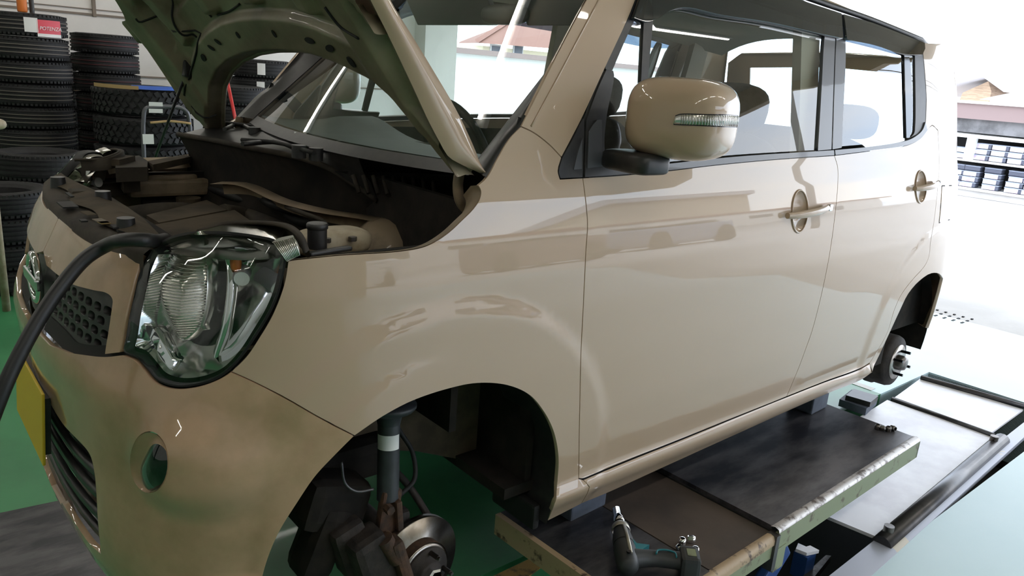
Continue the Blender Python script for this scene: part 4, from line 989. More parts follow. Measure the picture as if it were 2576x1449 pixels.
for s, d1, d2 in ((1, fd, rd), (-1, fd2, rd2)):
    for dd, x0, x1, m_ in ((d1, .45, 1.37, 'black'), (d2, 1.47, 2.15, 'cream_trim')):
        b = MB(); b.grid([[Vector((x, -(.655 - .03 * max(0, (z - .9) / .12)) * s, z)) for z in (.32, .6, .85, 1.0, 1.035)] for x in np.linspace(x0, x1, 8)]); o = b.build('door_trim', m_); sub(dd, o)
for s in (1, -1):
    b = MB(); b.box((1.44, -.585 * s, 1.26), (.11, .03, .50), Matrix.Rotation(math.radians(-9 * s), 3, 'X')); add(b.build('centre_pillar_trim', 'cream_trim'))
    b = MB(); b.box((2.33, -.56 * s, 1.25), (.12, .03, .50), Matrix.Rotation(math.radians(-11 * s), 3, 'X')); add(b.build('rear_pillar_trim', 'cream_trim'))
    b = MB(); b.box((.665, -.30 * s, 1.462), (.018, .46, .135), Matrix.Rotation(math.radians(-32), 3, 'Y'), .006); add(b.build('sun_visor', 'satin'))
b = MB(); superbox(b, (.66, 0, 1.43), (.02, .11, .03), 3, 10); rm = b.build('rear_view_mirror', 'black'); add(rm)

# ---- wheel houses, suspension and brakes
def liner(cx_, R, a0, a1, y0, y1, s, name, m_, n=28):
    b = MB(); rows = []
    for k in range(n + 1):
        a = math.radians(a0 + (a1 - a0) * k / n); rows.append([Vector((cx_ + R * math.cos(a), y * s, .30 + R * math.sin(a))) for y in np.linspace(y0, y1, 5)])
    b.grid(rows); return b.build(name, m_)
for s in (1, -1):
    lf = liner(0, .352, -22, 62, -.712, -.52, s, 'wheel_house_liner', 'black'); add(lf)
    b = MB(); b.box((.318, -.60 * s, .175), (.022, .17, .07), bev=.008); o = b.build('splash_flap', 'rubber'); sub(lf, o)
    lf2 = liner(0, .350, 62, 150, -.60, -.38, s, 'inner_wheel_house', 'dark'); add(lf2)
    rows = []
    b = MB(); b.prism([Vector((.34, -.42 * s, .20)), Vector((.34, -.42 * s, .66)), Vector((-.36, -.42 * s, .66)), Vector((-.36, -.42 * s, .36)), Vector((-.10, -.42 * s, .37)), Vector((.12, -.42 * s, .30))], (0, .02 * s, 0)); add(b.build('bay_side_panel', 'dusty_tan'))
    b = MB(); b.box((.12, -.37 * s, .36), (.30, .06, .10), Matrix.Rotation(.35, 3, 'Y'), .02); add(b.build('side_member', 'dark'))
    # strut
    t0, t1 = Vector((-.045, -.545 * s, .60)), Vector((-.058, -.575 * s, .30)); ax = (t0 - t1).normalized()
    b = MB(); b.cyl(t1, t0, .0255, 20); st_ = b.build('strut', 'strut')
    b = MB(); b.lathe([(.026, -.02), (.03, 0), (.055, .012), (.062, .02), (.062, .028), (.03, .03)], t1 + ax * .20, ax, 24); b.build('spring_seat', 'strut', st_)
    b = MB(); pts = []
    for k in range(120):
        a = k * .32; q = t1 + ax * (.235 + .0014 * k); u1 = ax.orthogonal().normalized(); v1 = ax.cross(u1); pts.append(q + (u1 * math.cos(a) + v1 * math.sin(a)) * .056)
    b.tube(pts, .006, 6); b.build('coil_spring', 'strut', st_)
    b = MB(); b.lathe([(.0262, .125), (.0262, .160)], t1, ax, 16, True, math.radians(-70), math.radians(60), ref=(-.5, -.85 * s, 0)); b.build('strut_label', 'label', st_)
    b = MB(); b.box((-.062, -.583 * s, .262), (.050, .022, .13), Matrix.Rotation(.12, 3, 'Y'), .006); b.box((-.040, -.60 * s, .225), (.016, .02, .16), Matrix.Rotation(-.1, 3, 'Y'), .005); b.build('strut_bracket', 'rust', st_)
    for zz in (.225, .295):
        b = MB(); b.cyl((-.075, -.60 * s, zz), (-.075, -.618 * s, zz), .011, 6, smooth=False); b.build('bracket_bolt', 'rust', st_)
    add(st_)
    hub = Vector((.004, -.600 * s, .118)); out = Vector((.10, -.99 * s, .02)).normalized()
    b = MB(); superbox(b, hub - out * .05, (.06, .045, .075), 2.6, 12); b.box(hub + Vector((-.03, .03 * s, .08)), (.05, .04, .12), bev=.012); b.box(hub + Vector((.01, .05 * s, -.08)), (.06, .05, .06), bev=.012); kn = b.build('steering_knuckle', 'iron'); add(kn)
    b = MB(); b.lathe([(.066, -.004), (.122, -.004), (.122, .006), (.122, .014), (.071, .014), (.070, .018), (.070, .040), (.062, .044), (.034, .044)], hub, out, 56); dk = b.build('brake_disc', 'disc'); add(dk)
    b = MB(); b.lathe([(.071, .0145), (.0705, .030), (.0705, .041)], hub, out, 48); b.build('rust_band', 'rust', dk)
    b = MB(); b.lathe([(.062, .0445), (.062, .050), (.036, .050), (.034, .062), (.030, .066), (.001, .066)], hub, out, 40); hb_ = b.build('wheel_hub', 'iron'); add(hb_)
    b = MB(); b.lathe([(.024, .062), (.024, .078), (.019, .082), (.001, .082)], hub, out, 6, False); b.build('axle_nut', 'chrome', hb_)
    u1 = out.orthogonal().normalized(); v1 = out.cross(u1)
    for k in range(4):
        a = math.radians(35 + 90 * k); q = hub + (u1 * math.cos(a) + v1 * math.sin(a)) * .050
        b = MB(); b.cyl(q + out * .045, q + out * .078, .006, 12); b.cyl(q + out * .078, q + out * .084, .0045, 12); b.build('wheel_stud', 'steel', hb_)
    # caliper
    cc = Vector((-.118, -.61 * s, .175))
    b = MB(); b.box(cc, (.085, .075, .17), Matrix.Rotation(-.30, 3, 'Y'), .02); b.box(cc + Vector((-.03, .045 * s, .03)), (.08, .07, .14), Matrix.Rotation(-.30, 3, 'Y'), .02); cl = b.build('brake_caliper', 'iron')
    b = MB(); b.cyl(cc + Vector((.012, -.032 * s, .075)), cc + Vector((.045, -.038 * s, .012)), .019, 16); b.build('slide_pin', 'rust', cl)
    b = MB(); b.box(cc + Vector((.052, -.035 * s, .01)), (.03, .045, .12), Matrix.Rotation(-.30, 3, 'Y'), .01); b.build('caliper_bridge', 'rust', cl); add(cl)
    # hoses, wires, rods, arm
    def tb(name, m_, pts, r):
        b = MB(); b.tube([Vector((p[0], p[1] * s, p[2])) for p in catmull(pts, 7)], r, 8); o = b.build(name, m_); add(o); return o
    tb('brake_hose', 'rubber', [(-.02, -.50, .52), (.0, -.515, .44), (.035, -.53, .37), (.03, -.55, .31), (-.02, -.565, .29)], .006)
    tb('sensor_wire', 'lift_gun', [(-.17, -.56, .42), (-.165, -.57, .37), (-.14, -.575, .345), (-.10, -.58, .34)], .0035)
    tb('tie_rod', 'iron', [(.0, -.45, .33), (.04, -.51, .27), (.075, -.56, .19)], .009)
    tb('drive_shaft', 'iron', [(-.12, -.30, .26), (-.05, -.45, .20), (.0, -.54, .13)], .022)
    tb('lower_arm', 'iron', [(-.02, -.30, .10), (.0, -.45, .06), (.0, -.55, .03)], .028)
    b = MB(); b.box((-.17, -.50 * s, .30), (.16, .12, .12), Matrix.Rotation(.3, 3, 'Y'), .03); b.box((-.20, -.52 * s, .22), (.08, .10, .18), Matrix.Rotation(.4, 3, 'Y'), .03); b.box((-.12, -.42 * s, .34), (.3, .1, .1), bev=.03); add(b.build('subframe', 'dark'))
    # rear
    lr = liner(2.425, .316, -22, 190, -.645, -.40, s, 'rear_wheel_house', 'dark'); add(lr)
    b = MB(); b.prism([Vector((2.425 + .318 * math.cos(math.radians(a)), -.42 * s, .30 + .318 * math.sin(math.radians(a)))) for a in range(-22, 191, 13)], (0, .02 * s, 0)); b.build('house_wall', 'dark', lr)
    dh = Vector((2.405, -.615 * s, .19)); out = Vector((.02, -s, .03)).normalized()
    b = MB(); b.lathe([(.001, -.05), (.10, -.05), (.118, -.045), (.118, -.02), (.112, -.015), (.112, .035), (.106, .05), (.078, .056), (.076, .060)], dh, out, 48); dr = b.build('brake_drum', 'iron'); add(dr)
    b = MB(); b.lathe([(.076, .057), (.076, .0605), (.032, .0605)], dh, out, 40); b.build('drum_face', 'disc', dr)
    b = MB(); b.lathe([(.033, .058), (.033, .080), (.026, .094), (.012, .097), (.001, .097)], dh, out, 28); b.build('hub_cap', 'steel', dr)
    u1 = out.orthogonal().normalized(); v1 = out.cross(u1)
    for k in range(4):
        a = math.radians(20 + 90 * k); q = dh + (u1 * math.cos(a) + v1 * math.sin(a)) * .050
        b = MB(); b.cyl(q + out * .058, q + out * .098, .006, 12); b.build('wheel_stud', 'gloss_black', dr)
b = MB(); b.tube([(2.40, -.52, .20), (2.33, 0, .24), (2.40, .52, .20)], .035, 10); add(b.build('rear_axle', 'iron'))
for o in car_parts:
    if o.parent is None: attach(o, car)
# ================================================================== THE WORKSHOP
ZF = -.2
# floor of the bay (with the lift pit left open), apron, outside ground
def slab(name, m, rects, z=ZF, t=.35):
    b = MB()
    for x0, y0, x1, y1 in rects: b.box(((x0 + x1) / 2, (y0 + y1) / 2, z - t / 2), (x1 - x0, y1 - y0, t))
    return struct(b.build(name, m))
PX0, PX1, PY0, PY1 = .30, 3.62, -1.085, -.40
slab('floor', 'floor', [(-7, PY1, 3.02, 7.0), (-7, -1.085, PX0, PY1), (-7, -6.5, .2, -1.085)])
slab('floor_apron', 'apron', [(.2, -6.5, 5.0, PY0), (3.02, PY1, 5.0, 7.0), (PX1, PY0, 5.0, PY1)])
b = MB(); b.box((3.04, 1.0, ZF + .001), (.05, 2.7, .002)); struct(b.build('trim_1', 'label'))
slab('ground', 'concrete', [(5.0, -40, 60, 60), (-40, -40, 5.0, -6.5)], ZF - .004)
b = MB(); b.box(((PX0 + PX1) / 2, (PY0 + PY1) / 2, -.62), (PX1 - PX0, PY1 - PY0, .04)); b.box((PX0 - .01, (PY0 + PY1) / 2, -.42), (.02, PY1 - PY0, .42)); b.box((PX1 + .01, (PY0 + PY1) / 2, -.42), (.02, PY1 - PY0, .42)); b.box(((PX0 + PX1) / 2, PY0 - .01, -.42), (PX1 - PX0, .02, .42)); b.box(((PX0 + PX1) / 2, PY1 + .01, -.42), (PX1 - PX0, .02, .42)); o = b.build('floor_pit', 'pit'); struct(o)
# drain grate at the shop door
g = empty('drain_grate', 'dark drain slots in the bright ground behind the car', 'drain', (5.0, 0, ZF))
for i in range(5):
    for j in range(3):
        b = MB(); b.box((4.93 + j * .09, -.10 + i * .06, ZF + .0), (.045 - .012 * j, .014, .006)); attach(b.build('grate_slot', 'pit'), g)
# walls, ceiling, beam
b = MB(); b.box((-1.1, 6.95, 1.4), (12.6, .1, 3.3)); struct(b.build('wall_back', 'wall'))
for i, x in enumerate((-.35, 1.05, 2.6)):
    b = MB(); b.box((x, 6.885, 1.95), (.03, .03, .9)); struct(b.build('trim_%d' % (i + 2), 'wall_trim'))
for i, (z, h) in enumerate(((1.52, .02), (1.57, .008), (.95, .015))):
    b = MB(); b.box((-1.1, 6.89, z), (12.6, .02, h)); struct(b.build('trim_%d' % (i + 5), 'wall_trim'))
b = MB(); b.box((.25, 6.88, .55), (1.3, .03, .78)); struct(b.build('trim_8', 'wood'))
b = MB(); b.box((-7.0, 0, 1.4), (.1, 14, 3.3)); struct(b.build('wall_front', 'wall'))
b = MB(); b.box((-3.2, -6.5, 1.4), (7.6, .1, 3.3)); struct(b.build('wall_left', 'wall'))
b = MB(); b.box((-.1, .2, 3.0), (14.0, 13.6, .12)); struct(b.build('ceiling', 'ceil'))
b = MB(); b.box((6.83, .2, 2.86), (.14, 13.6, .30)); b.box((3.6, -6.5, 2.86), (6.3, .14, .3)); struct(b.build('trim_9', 'beam'))
b = MB(); b.box((5.05, 6.9, 1.4), (.5, .5, 3.2)); struct(b.build('wall_end', 'wall'))
b = MB(); b.box((.8, -6.4, 1.4), (.35, .35, 3.2)); struct(b.build('wall_pier', 'beam'))
# ceiling lamps
def ceiling_lamp(x, y, lab):
    t = empty('ceiling_lamp', lab, 'lamp', (x, y, 2.94), 'fluorescent lamps under the ceiling')
    b = MB(); b.box((x, y, 2.915), (1.25, .10, .05), bev=.01); attach(b.build('lamp_body', 'label'), t)
    b = MB(); b.tube([(x - .58, y, 2.87), (x + .58, y, 2.87)], .018, 10); attach(b.build('tube', 'lamp'), t)
for x in (-4.6, -2.9, -1.2, .5, 2.2, 3.8):
    for y in (-2.6, 1.0, 4.4): ceiling_lamp(x, y, 'white fluorescent lamp %s in the ceiling row %s' % ({-4.6: 'first from the front wall', -2.9: 'second from the front wall', -1.2: 'third from the front wall', .5: 'fourth from the front wall', 2.2: 'fifth from the front wall', 3.8: 'nearest the yard'}[x], {-2.6: 'on the open side', 1.0: 'over the car', 4.4: 'by the tyres'}[y]))

# ------------------------------------------------------------------ the lift
LY = math.radians(2.77)
lift = empty('scissor_lift', 'low scissor lift with worn steel plates in the floor pit under the car', 'lift', (1.2, -.8, ZF))
def L_(o): return attach(o, lift)
def plate(name, m, px, z, h, sm_=0):
    P = [onZ(a, c, z) for a, c in px]; b = MB(); b.prism(P, (0, 0, -h)); return L_(b.build(name, m))
ZR = .08
c1, c2 = onZ(1963, 1335, ZR), onZ(2317, 1104, ZR)           # near lower corner and far corner of the raised plate's outer edge
ex = (c2 - c1).normalized(); ey = Vector((-ex.y, ex.x, 0)); W_ = .54
def LP(a, b_, z): q = c1 + ex * a + ey * b_; return Vector((q.x, q.y, z))
La = (c2 - c1).length
def lbox(mb, a0, a1, b0, b1, z0, z1, bev=0):
    P = [LP(a0, b0, z0), LP(a1, b0, z0), LP(a1, b1, z0), LP(a0, b1, z0)]; mb.prism(P, (0, 0, z1 - z0)); return mb
b = MB(); lbox(b, .004, La - .004, .028, W_, ZR - .012, ZR); L_(b.build('platform_plate', 'plate_dark'))
b = MB(); rows = []
for a in np.linspace(0, La, 24): rows.append([LP(a, b_, z) for b_, z in ((.03, ZR - .001), (.016, ZR + .003), (.004, ZR - .001), (0, ZR - .012))])
b.grid(rows); L_(b.build('platform_rolled_edge', 'lift_edge'))
b = MB(); lbox(b, 0, La, 0, .012, ZR - .075, ZR - .010); lbox(b, La - .012, La, 0, W_, ZR - .075, ZR - .013); lbox(b, -.004, .05, -.002, .02, ZR - .135, ZR - .06); L_(b.build('platform_side', 'lift_green'))
b = MB(); lbox(b, .0, .008, .02, W_, ZR - .075, ZR - .013); L_(b.build('platform_end_face', 'lift_gun'))
b = MB(); lbox(b, -.02, .0, -.004, .026, ZR - .125, ZR - .012); L_(b.build('platform_end_lip', 'lift_gun'))
# front section, lower and browner
Lf = -.575
b = MB(); lbox(b, -.30, -.004, .022, W_, ZR - .030, ZR - .016); L_(b.build('front_plate', 'plate_brown'))
b = MB(); lbox(b, Lf, -.31, .022, W_, ZR - .026, ZR - .012); L_(b.build('front_plate', 'plate_dark'))
b = MB(); rows = []
for a in np.linspace(Lf - .01, -.02, 24): rows.append([LP(a, b_, z) for b_, z in ((.026, ZR - .0135), (.016, ZR - .011), (.005, ZR - .014), (0, ZR - .026), (0, ZR - .04))])
b.grid(rows); L_(b.build('front_rolled_edge', 'lift_rust'))
b = MB(); lbox(b, Lf, -.02, .004, .016, ZR - .085, ZR - .03); L_(b.build('front_side', 'lift_green'))
b = MB(); lbox(b, Lf - .018, Lf, 0, W_, ZR - .075, ZR - .012); L_(b.build('front_end_edge', 'lift_rust'))
# scissor arms and cross parts below, in the pit
def arm(name, m, p0, p1, r, w_=.03):
    d = (p1 - p0); b = MB(); q = d.to_track_quat('X', 'Z').to_matrix(); b.box((p0 + p1) / 2, (d.length, w_, r), q, .006); return L_(b.build(name, m))
arm('scissor_arm', 'lift_blue', LP(.16, .05, -.06), LP(-.55, .05, -.62), .07)
arm('scissor_arm', 'lift_blue', LP(-.55, .09, -.10), LP(.35, .09, -.52), .07)
arm('scissor_arm', 'lift_blue', LP(-.10, .02, -.44), LP(.35, .02, -.34), .05)
b = MB(); b.cyl(LP(-.12, .0, -.14), LP(-.12, .16, -.14), .028, 16); b.cyl(LP(-.02, .0, -.27), LP(-.02, .12, -.27), .026, 16); L_(b.build('arm_pin', 'steel'))
b = MB(); P = [onZ(a, c, -.22) for a, c in ((2008, 1366), (2028, 1375), (2038, 1372), (2061, 1384), (2030, 1391), (2002, 1380))]; b.prism(P, (0, 0, -.012)); L_(b.build('stop_bracket', 'label' if False else 'plate_white'))
b = MB(); b.box(sum(P, Vector()) / 6 - Vector((0, 0, .06)), (.06, .05, .09)); L_(b.build('stop_bracket_foot', 'lift_blue'))
b = MB(); P = [onZ(a, c, -.30) for a, c in ((2020, 1449), (2078, 1396), (2091, 1398), (2050, 1449))]; b.prism(P, (0, 0, -.03)); L_(b.build('base_rail', 'steel'))
# base plates lying over the pit
plate('base_plate', 'plate_white', [(2082, 1299), (2200, 1348), (2498, 1098), (2232, 1006), (2160, 1050)], ZF + .012, .012)
plate('end_ramp', 'plate_white', [(2246, 1003), (2489, 1092), (2574, 1030), (2317, 951)], ZF + .010, .010)
b = MB(); e0, e1 = onZ(2317, 949, ZF + .02), onZ(2590, 1026, ZF + .02); b.tube([e0, e1], .014, 8); L_(b.build('ramp_hinge', 'lift_gun'))
b = MB(); e0, e1 = onZ(2244, 1005, ZF + .012), onZ(2500, 1098, ZF + .012); b.tube([e0, e1], .016, 8); L_(b.build('ramp_joint', 'lift_gun'))
b = MB(); e0, e1 = onZ(2216, 1372, ZF - .004), onZ(2520, 1108, ZF - .004); b.tube([e0, e1], .034, 14); L_(b.build('base_rail', 'lift_gun'))
for q in ((2235, 1334), (2500, 1106)):
    p = onZ(*q, ZF + .03); b = MB(); b.cyl(p - Vector((0, 0, .02)), p + Vector((0, 0, .018)), .017, 16); L_(b.build('roller_stud', 'steel'))
b = MB(); P = [onZ(a, c, ZF + .001) for a, c in ((2085, 1449), (2576, 1062), (2640, 1012), (2660, 1030), (2576, 1100), (2192, 1449))]; b.prism(P, (0, 0, -.02)); L_(b.build('pit_frame', 'frame_strip'))
# yellow edge and platform of the other lift half, seen through the wheel arch and past the bumper
lift2 = empty('lift_platform', 'far lift platform under the right side of the car', 'lift', (1.4, .7, ZF))
b = MB(); b.box((1.4, .72, .06), (1.9, .52, .03)); attach(b.build('platform_plate', 'plate_dark'), lift2)
b = MB(); b.box((1.4, .46, .045), (1.9, .02, .05)); attach(b.build('platform_edge', 'lift_rust'), lift2)
b = MB(); b.box((1.2, .72, -.09), (.9, .06, .28)); b.box((1.9, .72, -.09), (.5, .06, .28)); attach(b.build('platform_leg', 'lift_blue'), lift2)
b = MB(); P = [onZ(a, c, ZF + .004) for a, c in ((1240, 1449), (1385, 1380), (1412, 1388), (1330, 1449))]; b.prism(P, (0, 0, -.005)); y_ = b.build('floor_marking', 'yellow_edge'); tag(y_, 'chipped yellow stripe on green floor at the pit edge', 'marking')
b = MB(); P = [onZ(a, c, ZF + .004) for a, c in ((90, 1449), (120, 1440), (210, 1422), (240, 1449))]; b.prism(P, (0, 0, -.005)); y2 = b.build('floor_marking', 'yellow_edge'); tag(y2, 'chipped yellow stripe on the floor below the front bumper', 'marking')
b = MB(); P = [onZ(a, c, ZF + .006) for a, c in ((0, 1290), (215, 1245), (330, 1449), (0, 1449))]; b.prism(P, (0, 0, -.008)); y3 = b.build('floor_plate', 'plate_dark'); tag(y3, 'worn dark steel plate on the floor below the bumper', 'plate')
# jacking blocks between platform and sill, and the spare pad on the plate
def block(px, top, label, wx=.13, wy=.10):
    p = onZ(*px, ZR); b = MB(); h = top - (ZR - (.014 if p.x < c1.x else 0)); b.box((p.x, p.y + wy / 2, ZR - (.014 if p.x < c1.x else 0) + h / 2), (wx, wy, h - .001), Matrix.Rotation(LY, 3, 'Z'), .006); o = b.build('lift_block', 'pad_grey'); tag(o, label, 'block', 'rubber blocks under the sill'); return o
block((1480, 1282), .172, 'grey rubber block under the sill behind the front wheel arch', .15)
block((2060, 1035), .178, 'grey rubber block under the sill near the rear wheel', .13)
sp = empty('lift_pad', 'flat grey rubber lift pad with a hole lying beside the rear drum', 'pad', onZ(2160, 1005, -.186))
b = MB(); P = [onZ(a, c, -.15) for a, c in ((2112, 1004), (2180, 1028), (2208, 1002), (2142, 980))]; b.prism(P, (0, 0, -.036)); attach(b.build('pad_body', 'pad_grey'), sp)
b = MB(); P = [onZ(a, c, -.125) for a, c in ((2128, 994), (2190, 1012), (2210, 996), (2148, 978))]; b.prism(P, (0, 0, -.025)); attach(b.build('pad_ridge', 'black'), sp)
b = MB(); p = onZ(2155, 1008, -.149); b.cyl(p - Vector((0, 0, .004)), p + Vector((0, 0, .0015)), .012, 16); attach(b.build('pad_hole', 'gloss_black'), sp)

# ------------------------------------------------------------------ wheel nuts and impact wrench
def nut(px, z0, rot, label, grp):
    p = onZ(*px, z0); t = empty('wheel_nut', label, 'nut', p, grp)
    b = MB(); prof = [(.0062, -.010), (.0096, -.010), (.0104, -.007), (.0104, .0035), (.008, .010), (.0062, .010), (.0062, -.010)]
    b.lathe(prof[:4], (0, 0, 0), (0, 0, 1), 6, False); b.lathe(prof[3:6], (0, 0, 0), (0, 0, 1), 18, True); b.lathe(prof[5:], (0, 0, 0), (0, 0, 1), 18, True); o = b.build('nut_body', 'chrome' if grp.endswith('wrench') else 'steel'); o.matrix_world = Matrix.Translation(p) @ rot.to_4x4()
    b = MB(); b.lathe([(.0064, -.009), (.0064, .009)], (0, 0, 0), (0, 0, 1), 12); o2 = b.build('nut_thread', 'iron'); o2.matrix_world = Matrix.Translation(p) @ rot.to_4x4()
    for k in (o, o2): k.parent = t; k.matrix_parent_inverse = Matrix.Translation(-p)
EU = lambda a, b_, c: Matrix.Rotation(math.radians(c), 3, 'Z') @ Matrix.Rotation(math.radians(b_), 3, 'Y') @ Matrix.Rotation(math.radians(a), 3, 'X')
zt = ZR - .014
for px, dz, r, l in (((1716, 1362), .010, EU(0, 0, 10), 'upright chrome wheel nut, leftmost of four beside the impact wrench'), ((1740, 1356), .0095, EU(80, 0, 40), 'chrome wheel nut lying on its side, farthest of four by the impact wrench'), ((1749, 1385), .010, EU(0, 0, 25), 'upright chrome wheel nut right behind the impact wrench battery'), ((1711, 1380), .0095, EU(85, 0, -30), 'chrome wheel nut tucked against the impact wrench handle')):
    nut(px, zt + dz, r, l, 'wheel nuts by the impact wrench')
for px, dz, r, l in (((2208, 1074), .010, EU(0, 0, 0), 'dark wheel nut, leftmost of the row at the plate corner near the rear wheel'), ((2221, 1077), .0095, EU(85, 0, 30), 'tipped wheel nut, second in the row at the plate corner near the rear wheel'), ((2235, 1079), .010, EU(0, 0, 20), 'upright wheel nut, third in the row at the plate corner near the rear wheel'), ((2247, 1077), .0095, EU(80, 0, -20), 'wheel nut at the right end of the row on the plate corner')):
    nut(px, ZR + dz, r, l, 'wheel nuts at the plate corner')
iw = empty('impact_wrench', 'teal and black cordless impact wrench lying on the front lift plate', 'tool', onZ(1600, 1400, zt))
zc = zt + .040
pa, pb = onZ(1575, 1400, zc), onZ(1561, 1330, zc)           # head axis: rear to nose
hx = (pb - pa).normalized()
def I_(o): return attach(o, iw)
tail_ = pa - hx * .055
b = MB(); b.lathe([(.001, 0), (.020, .002), (.027, .014), (.029, .04), (.029, .085), (.027, .10)], tail_, hx, 24); I_(b.build('motor_housing', 'tool_black'))
L0 = (pb - tail_).length
b = MB(); b.lathe([(.028, .100), (.027, .125), (.024, .15), (.020, .168), (.015, .175)], tail_, hx, 24); I_(b.build('hammer_case', 'tool_black'))
b = MB(); b.lathe([(.0235, .163), (.0255, .168), (.024, .182), (.016, .19)], tail_, hx, 24); I_(b.build('nose_ring', 'tool_alu'))
up = Vector((0, 0, 1)); sdv = hx.cross(up)
b = MB(); b.tube([tail_ + hx * .03 + up * .0275 + sdv * .006, tail_ + hx * .10 + up * .0275 + sdv * .006, tail_ + hx * .155 + up * .026 + sdv * .004], .005, 8); I_(b.build('case_rib', 'tool_alu'))
b = MB(); b.cyl(tail_ + hx * .185, tail_ + hx * .215, .0125, 18); I_(b.build('anvil', 'steel'))
b = MB(); b.lathe([(.014, .205), (.0155, .207), (.0155, .225), (.0135, .230), (.0135, .268), (.009, .268), (.009, .24)], tail_, hx, 24); I_(b.build('socket', 'chrome'))
hp0 = tail_ + hx * .045; hp1 = onZ(1650, 1405, zc - .006); hp2 = onZ(1722, 1412, zc - .004)
b = MB(); rows = []
for k in range(11):
    t = k / 10; c = hp0.lerp(hp1, t) if t < .5 else hp1.lerp(hp2, (t - .5) * 1.4 - .0); c = catmull([hp0, hp1, hp2], 10)[k * 2]; c = Vector(c); d = (hp2 - hp0).normalized(); n = up.cross(d).normalized(); w_ = float(np.interp(t, [0, .3, .7, 1], [.030, .022, .024, .027])); hgt = float(np.interp(t, [0, .5, 1], [.026, .020, .022]))
    rows.append([c + n * w_ * math.cos(a) + up * hgt * math.sin(a) for a in [2 * math.pi * j / 18 for j in range(18)]])
b.grid(rows, True, True); I_(b.build('handle', 'tool_black'))
d = (hp2 - hp1).normalized(); n = up.cross(d).normalized(); q3 = d.to_track_quat('X', 'Z').to_matrix()
b = MB(); b.box(hp2 + d * .012 - up * .002, (.05, .066, .058), q3, .010); I_(b.build('battery', 'tool_black'))
b = MB(); b.box(hp2 + d * .014 + up * .0275, (.022, .03, .002), q3); I_(b.build('battery_label', 'lift_green'))
b = MB(); P = [hp0 + n * .02 + hx * .02 + up * .012, hp0 + hx * .085 + n * .032 + up * .012, hp1 - d * .02 + n * .030 + up * .008, hp1 - d * .03 + n * .018 + up * .008]
pw = [onZ(1590, 1352, zc + .012), onZ(1602, 1366, zc + .012), onZ(1634, 1370, zc + .008), onZ(1609, 1386, zc + .012), onZ(1600, 1380, zc + .014)]; b = MB(); b.prism(pw, (0, 0, -.020)); I_(b.build('teal_guard', 'tool_teal'))
b = MB(); b.tube(catmull([onZ(1651, 1393, zc + .017), onZ(1655, 1384, zc + .017), onZ(1680, 1384, zc + .018), onZ(1698, 1391, zc + .016), onZ(1702, 1402, zc + .015)], 5), .0025, 6); I_(b.build('grip_inlay', 'tool_teal'))
b = MB(); b.cyl(tail_ + hx * .03 + up * .030, tail_ + hx * .03 + up * .034, .006, 12); I_(b.build('housing_screw', 'gloss_black'))

# ------------------------------------------------------------------ black hose over the bumper into the engine bay
hz = [(-90, 1250, -.46), (0, 1000, -.46), (40, 910, -.45), (100, 800, -.43), (160, 712, -.41), (215, 650, -.40), (262, 620, -.405)]
hp_ = [onY(a, c, y) for a, c, y in hz] + [onZ(315, 604, .925), onZ(365, 604, .925), onZ(395, 606, .905), onZ(412, 602, .88), onZ(420, 600, .83)]
b = MB(); b.tube(catmull(hp_, 8), .0128, 14); hose = b.build('air_hose', 'hose'); tag(hose, 'thick black rubber hose running over the front bumper into the engine bay', 'hose')

# ------------------------------------------------------------------ tyres
def tyre_mesh(kind):
    R, r, W = {'road': (.31, .20, .19), 'small': (.28, .175, .17), 'at': (.365, .21, .245)}[kind]
    b = MB(); prof = [(r, -.30 * W), (r + .02, -.42 * W), ((R + r) / 2, -.5 * W), (R - .022, -.46 * W), (R - .006, -.38 * W)]
    if kind == 'at': tr = [(R, -.36 * W), (R, .36 * W)]
    else:
        tr = []
        for g in (-.27, -.09, .09, .27): tr += [(R, (g - .035) * W), (R - .009, (g - .03) * W), (R - .009, (g + .03) * W), (R, (g + .035) * W)]
    prof += tr + [(R - .006, .38 * W), (R - .022, .46 * W), ((R + r) / 2, .5 * W), (r + .02, .42 * W), (r, .30 * W), (r - .006, 0), (r, -.30 * W)]
    b.lathe(prof, (0, 0, 0), (0, 0, 1), 56, False)
    if kind == 'at':
        n = 40
        for k in range(n):
            a = 2 * math.pi * k / n
            for row, (z, off) in enumerate(((-.30, 0), (-.10, .5), (.10, 0), (.30, .5))):
                t = a + off * 2 * math.pi / n; rot = Matrix.Rotation(t, 3, 'Z') @ Matrix.Rotation(.5 if row % 2 else -.5, 3, 'X')
                b.box(rot @ Vector((R + .004, 0, 0)) * 0 + Vector(((R + .004) * math.cos(t), (R + .004) * math.sin(t), z * W)), (.016, .036, .040), rot)
    else:
        n = 60
        for k in range(n):
            a = 2 * math.pi * k / n
            for z, sg_ in ((-.40, 1), (.40, -1)):
                rot = Matrix.Rotation(a, 3, 'Z'); b.box(((R - .008) * math.cos(a), (R - .008) * math.sin(a), z * W), (.012, .018, .10 * W), rot)
    return b, R, W
TY = {}
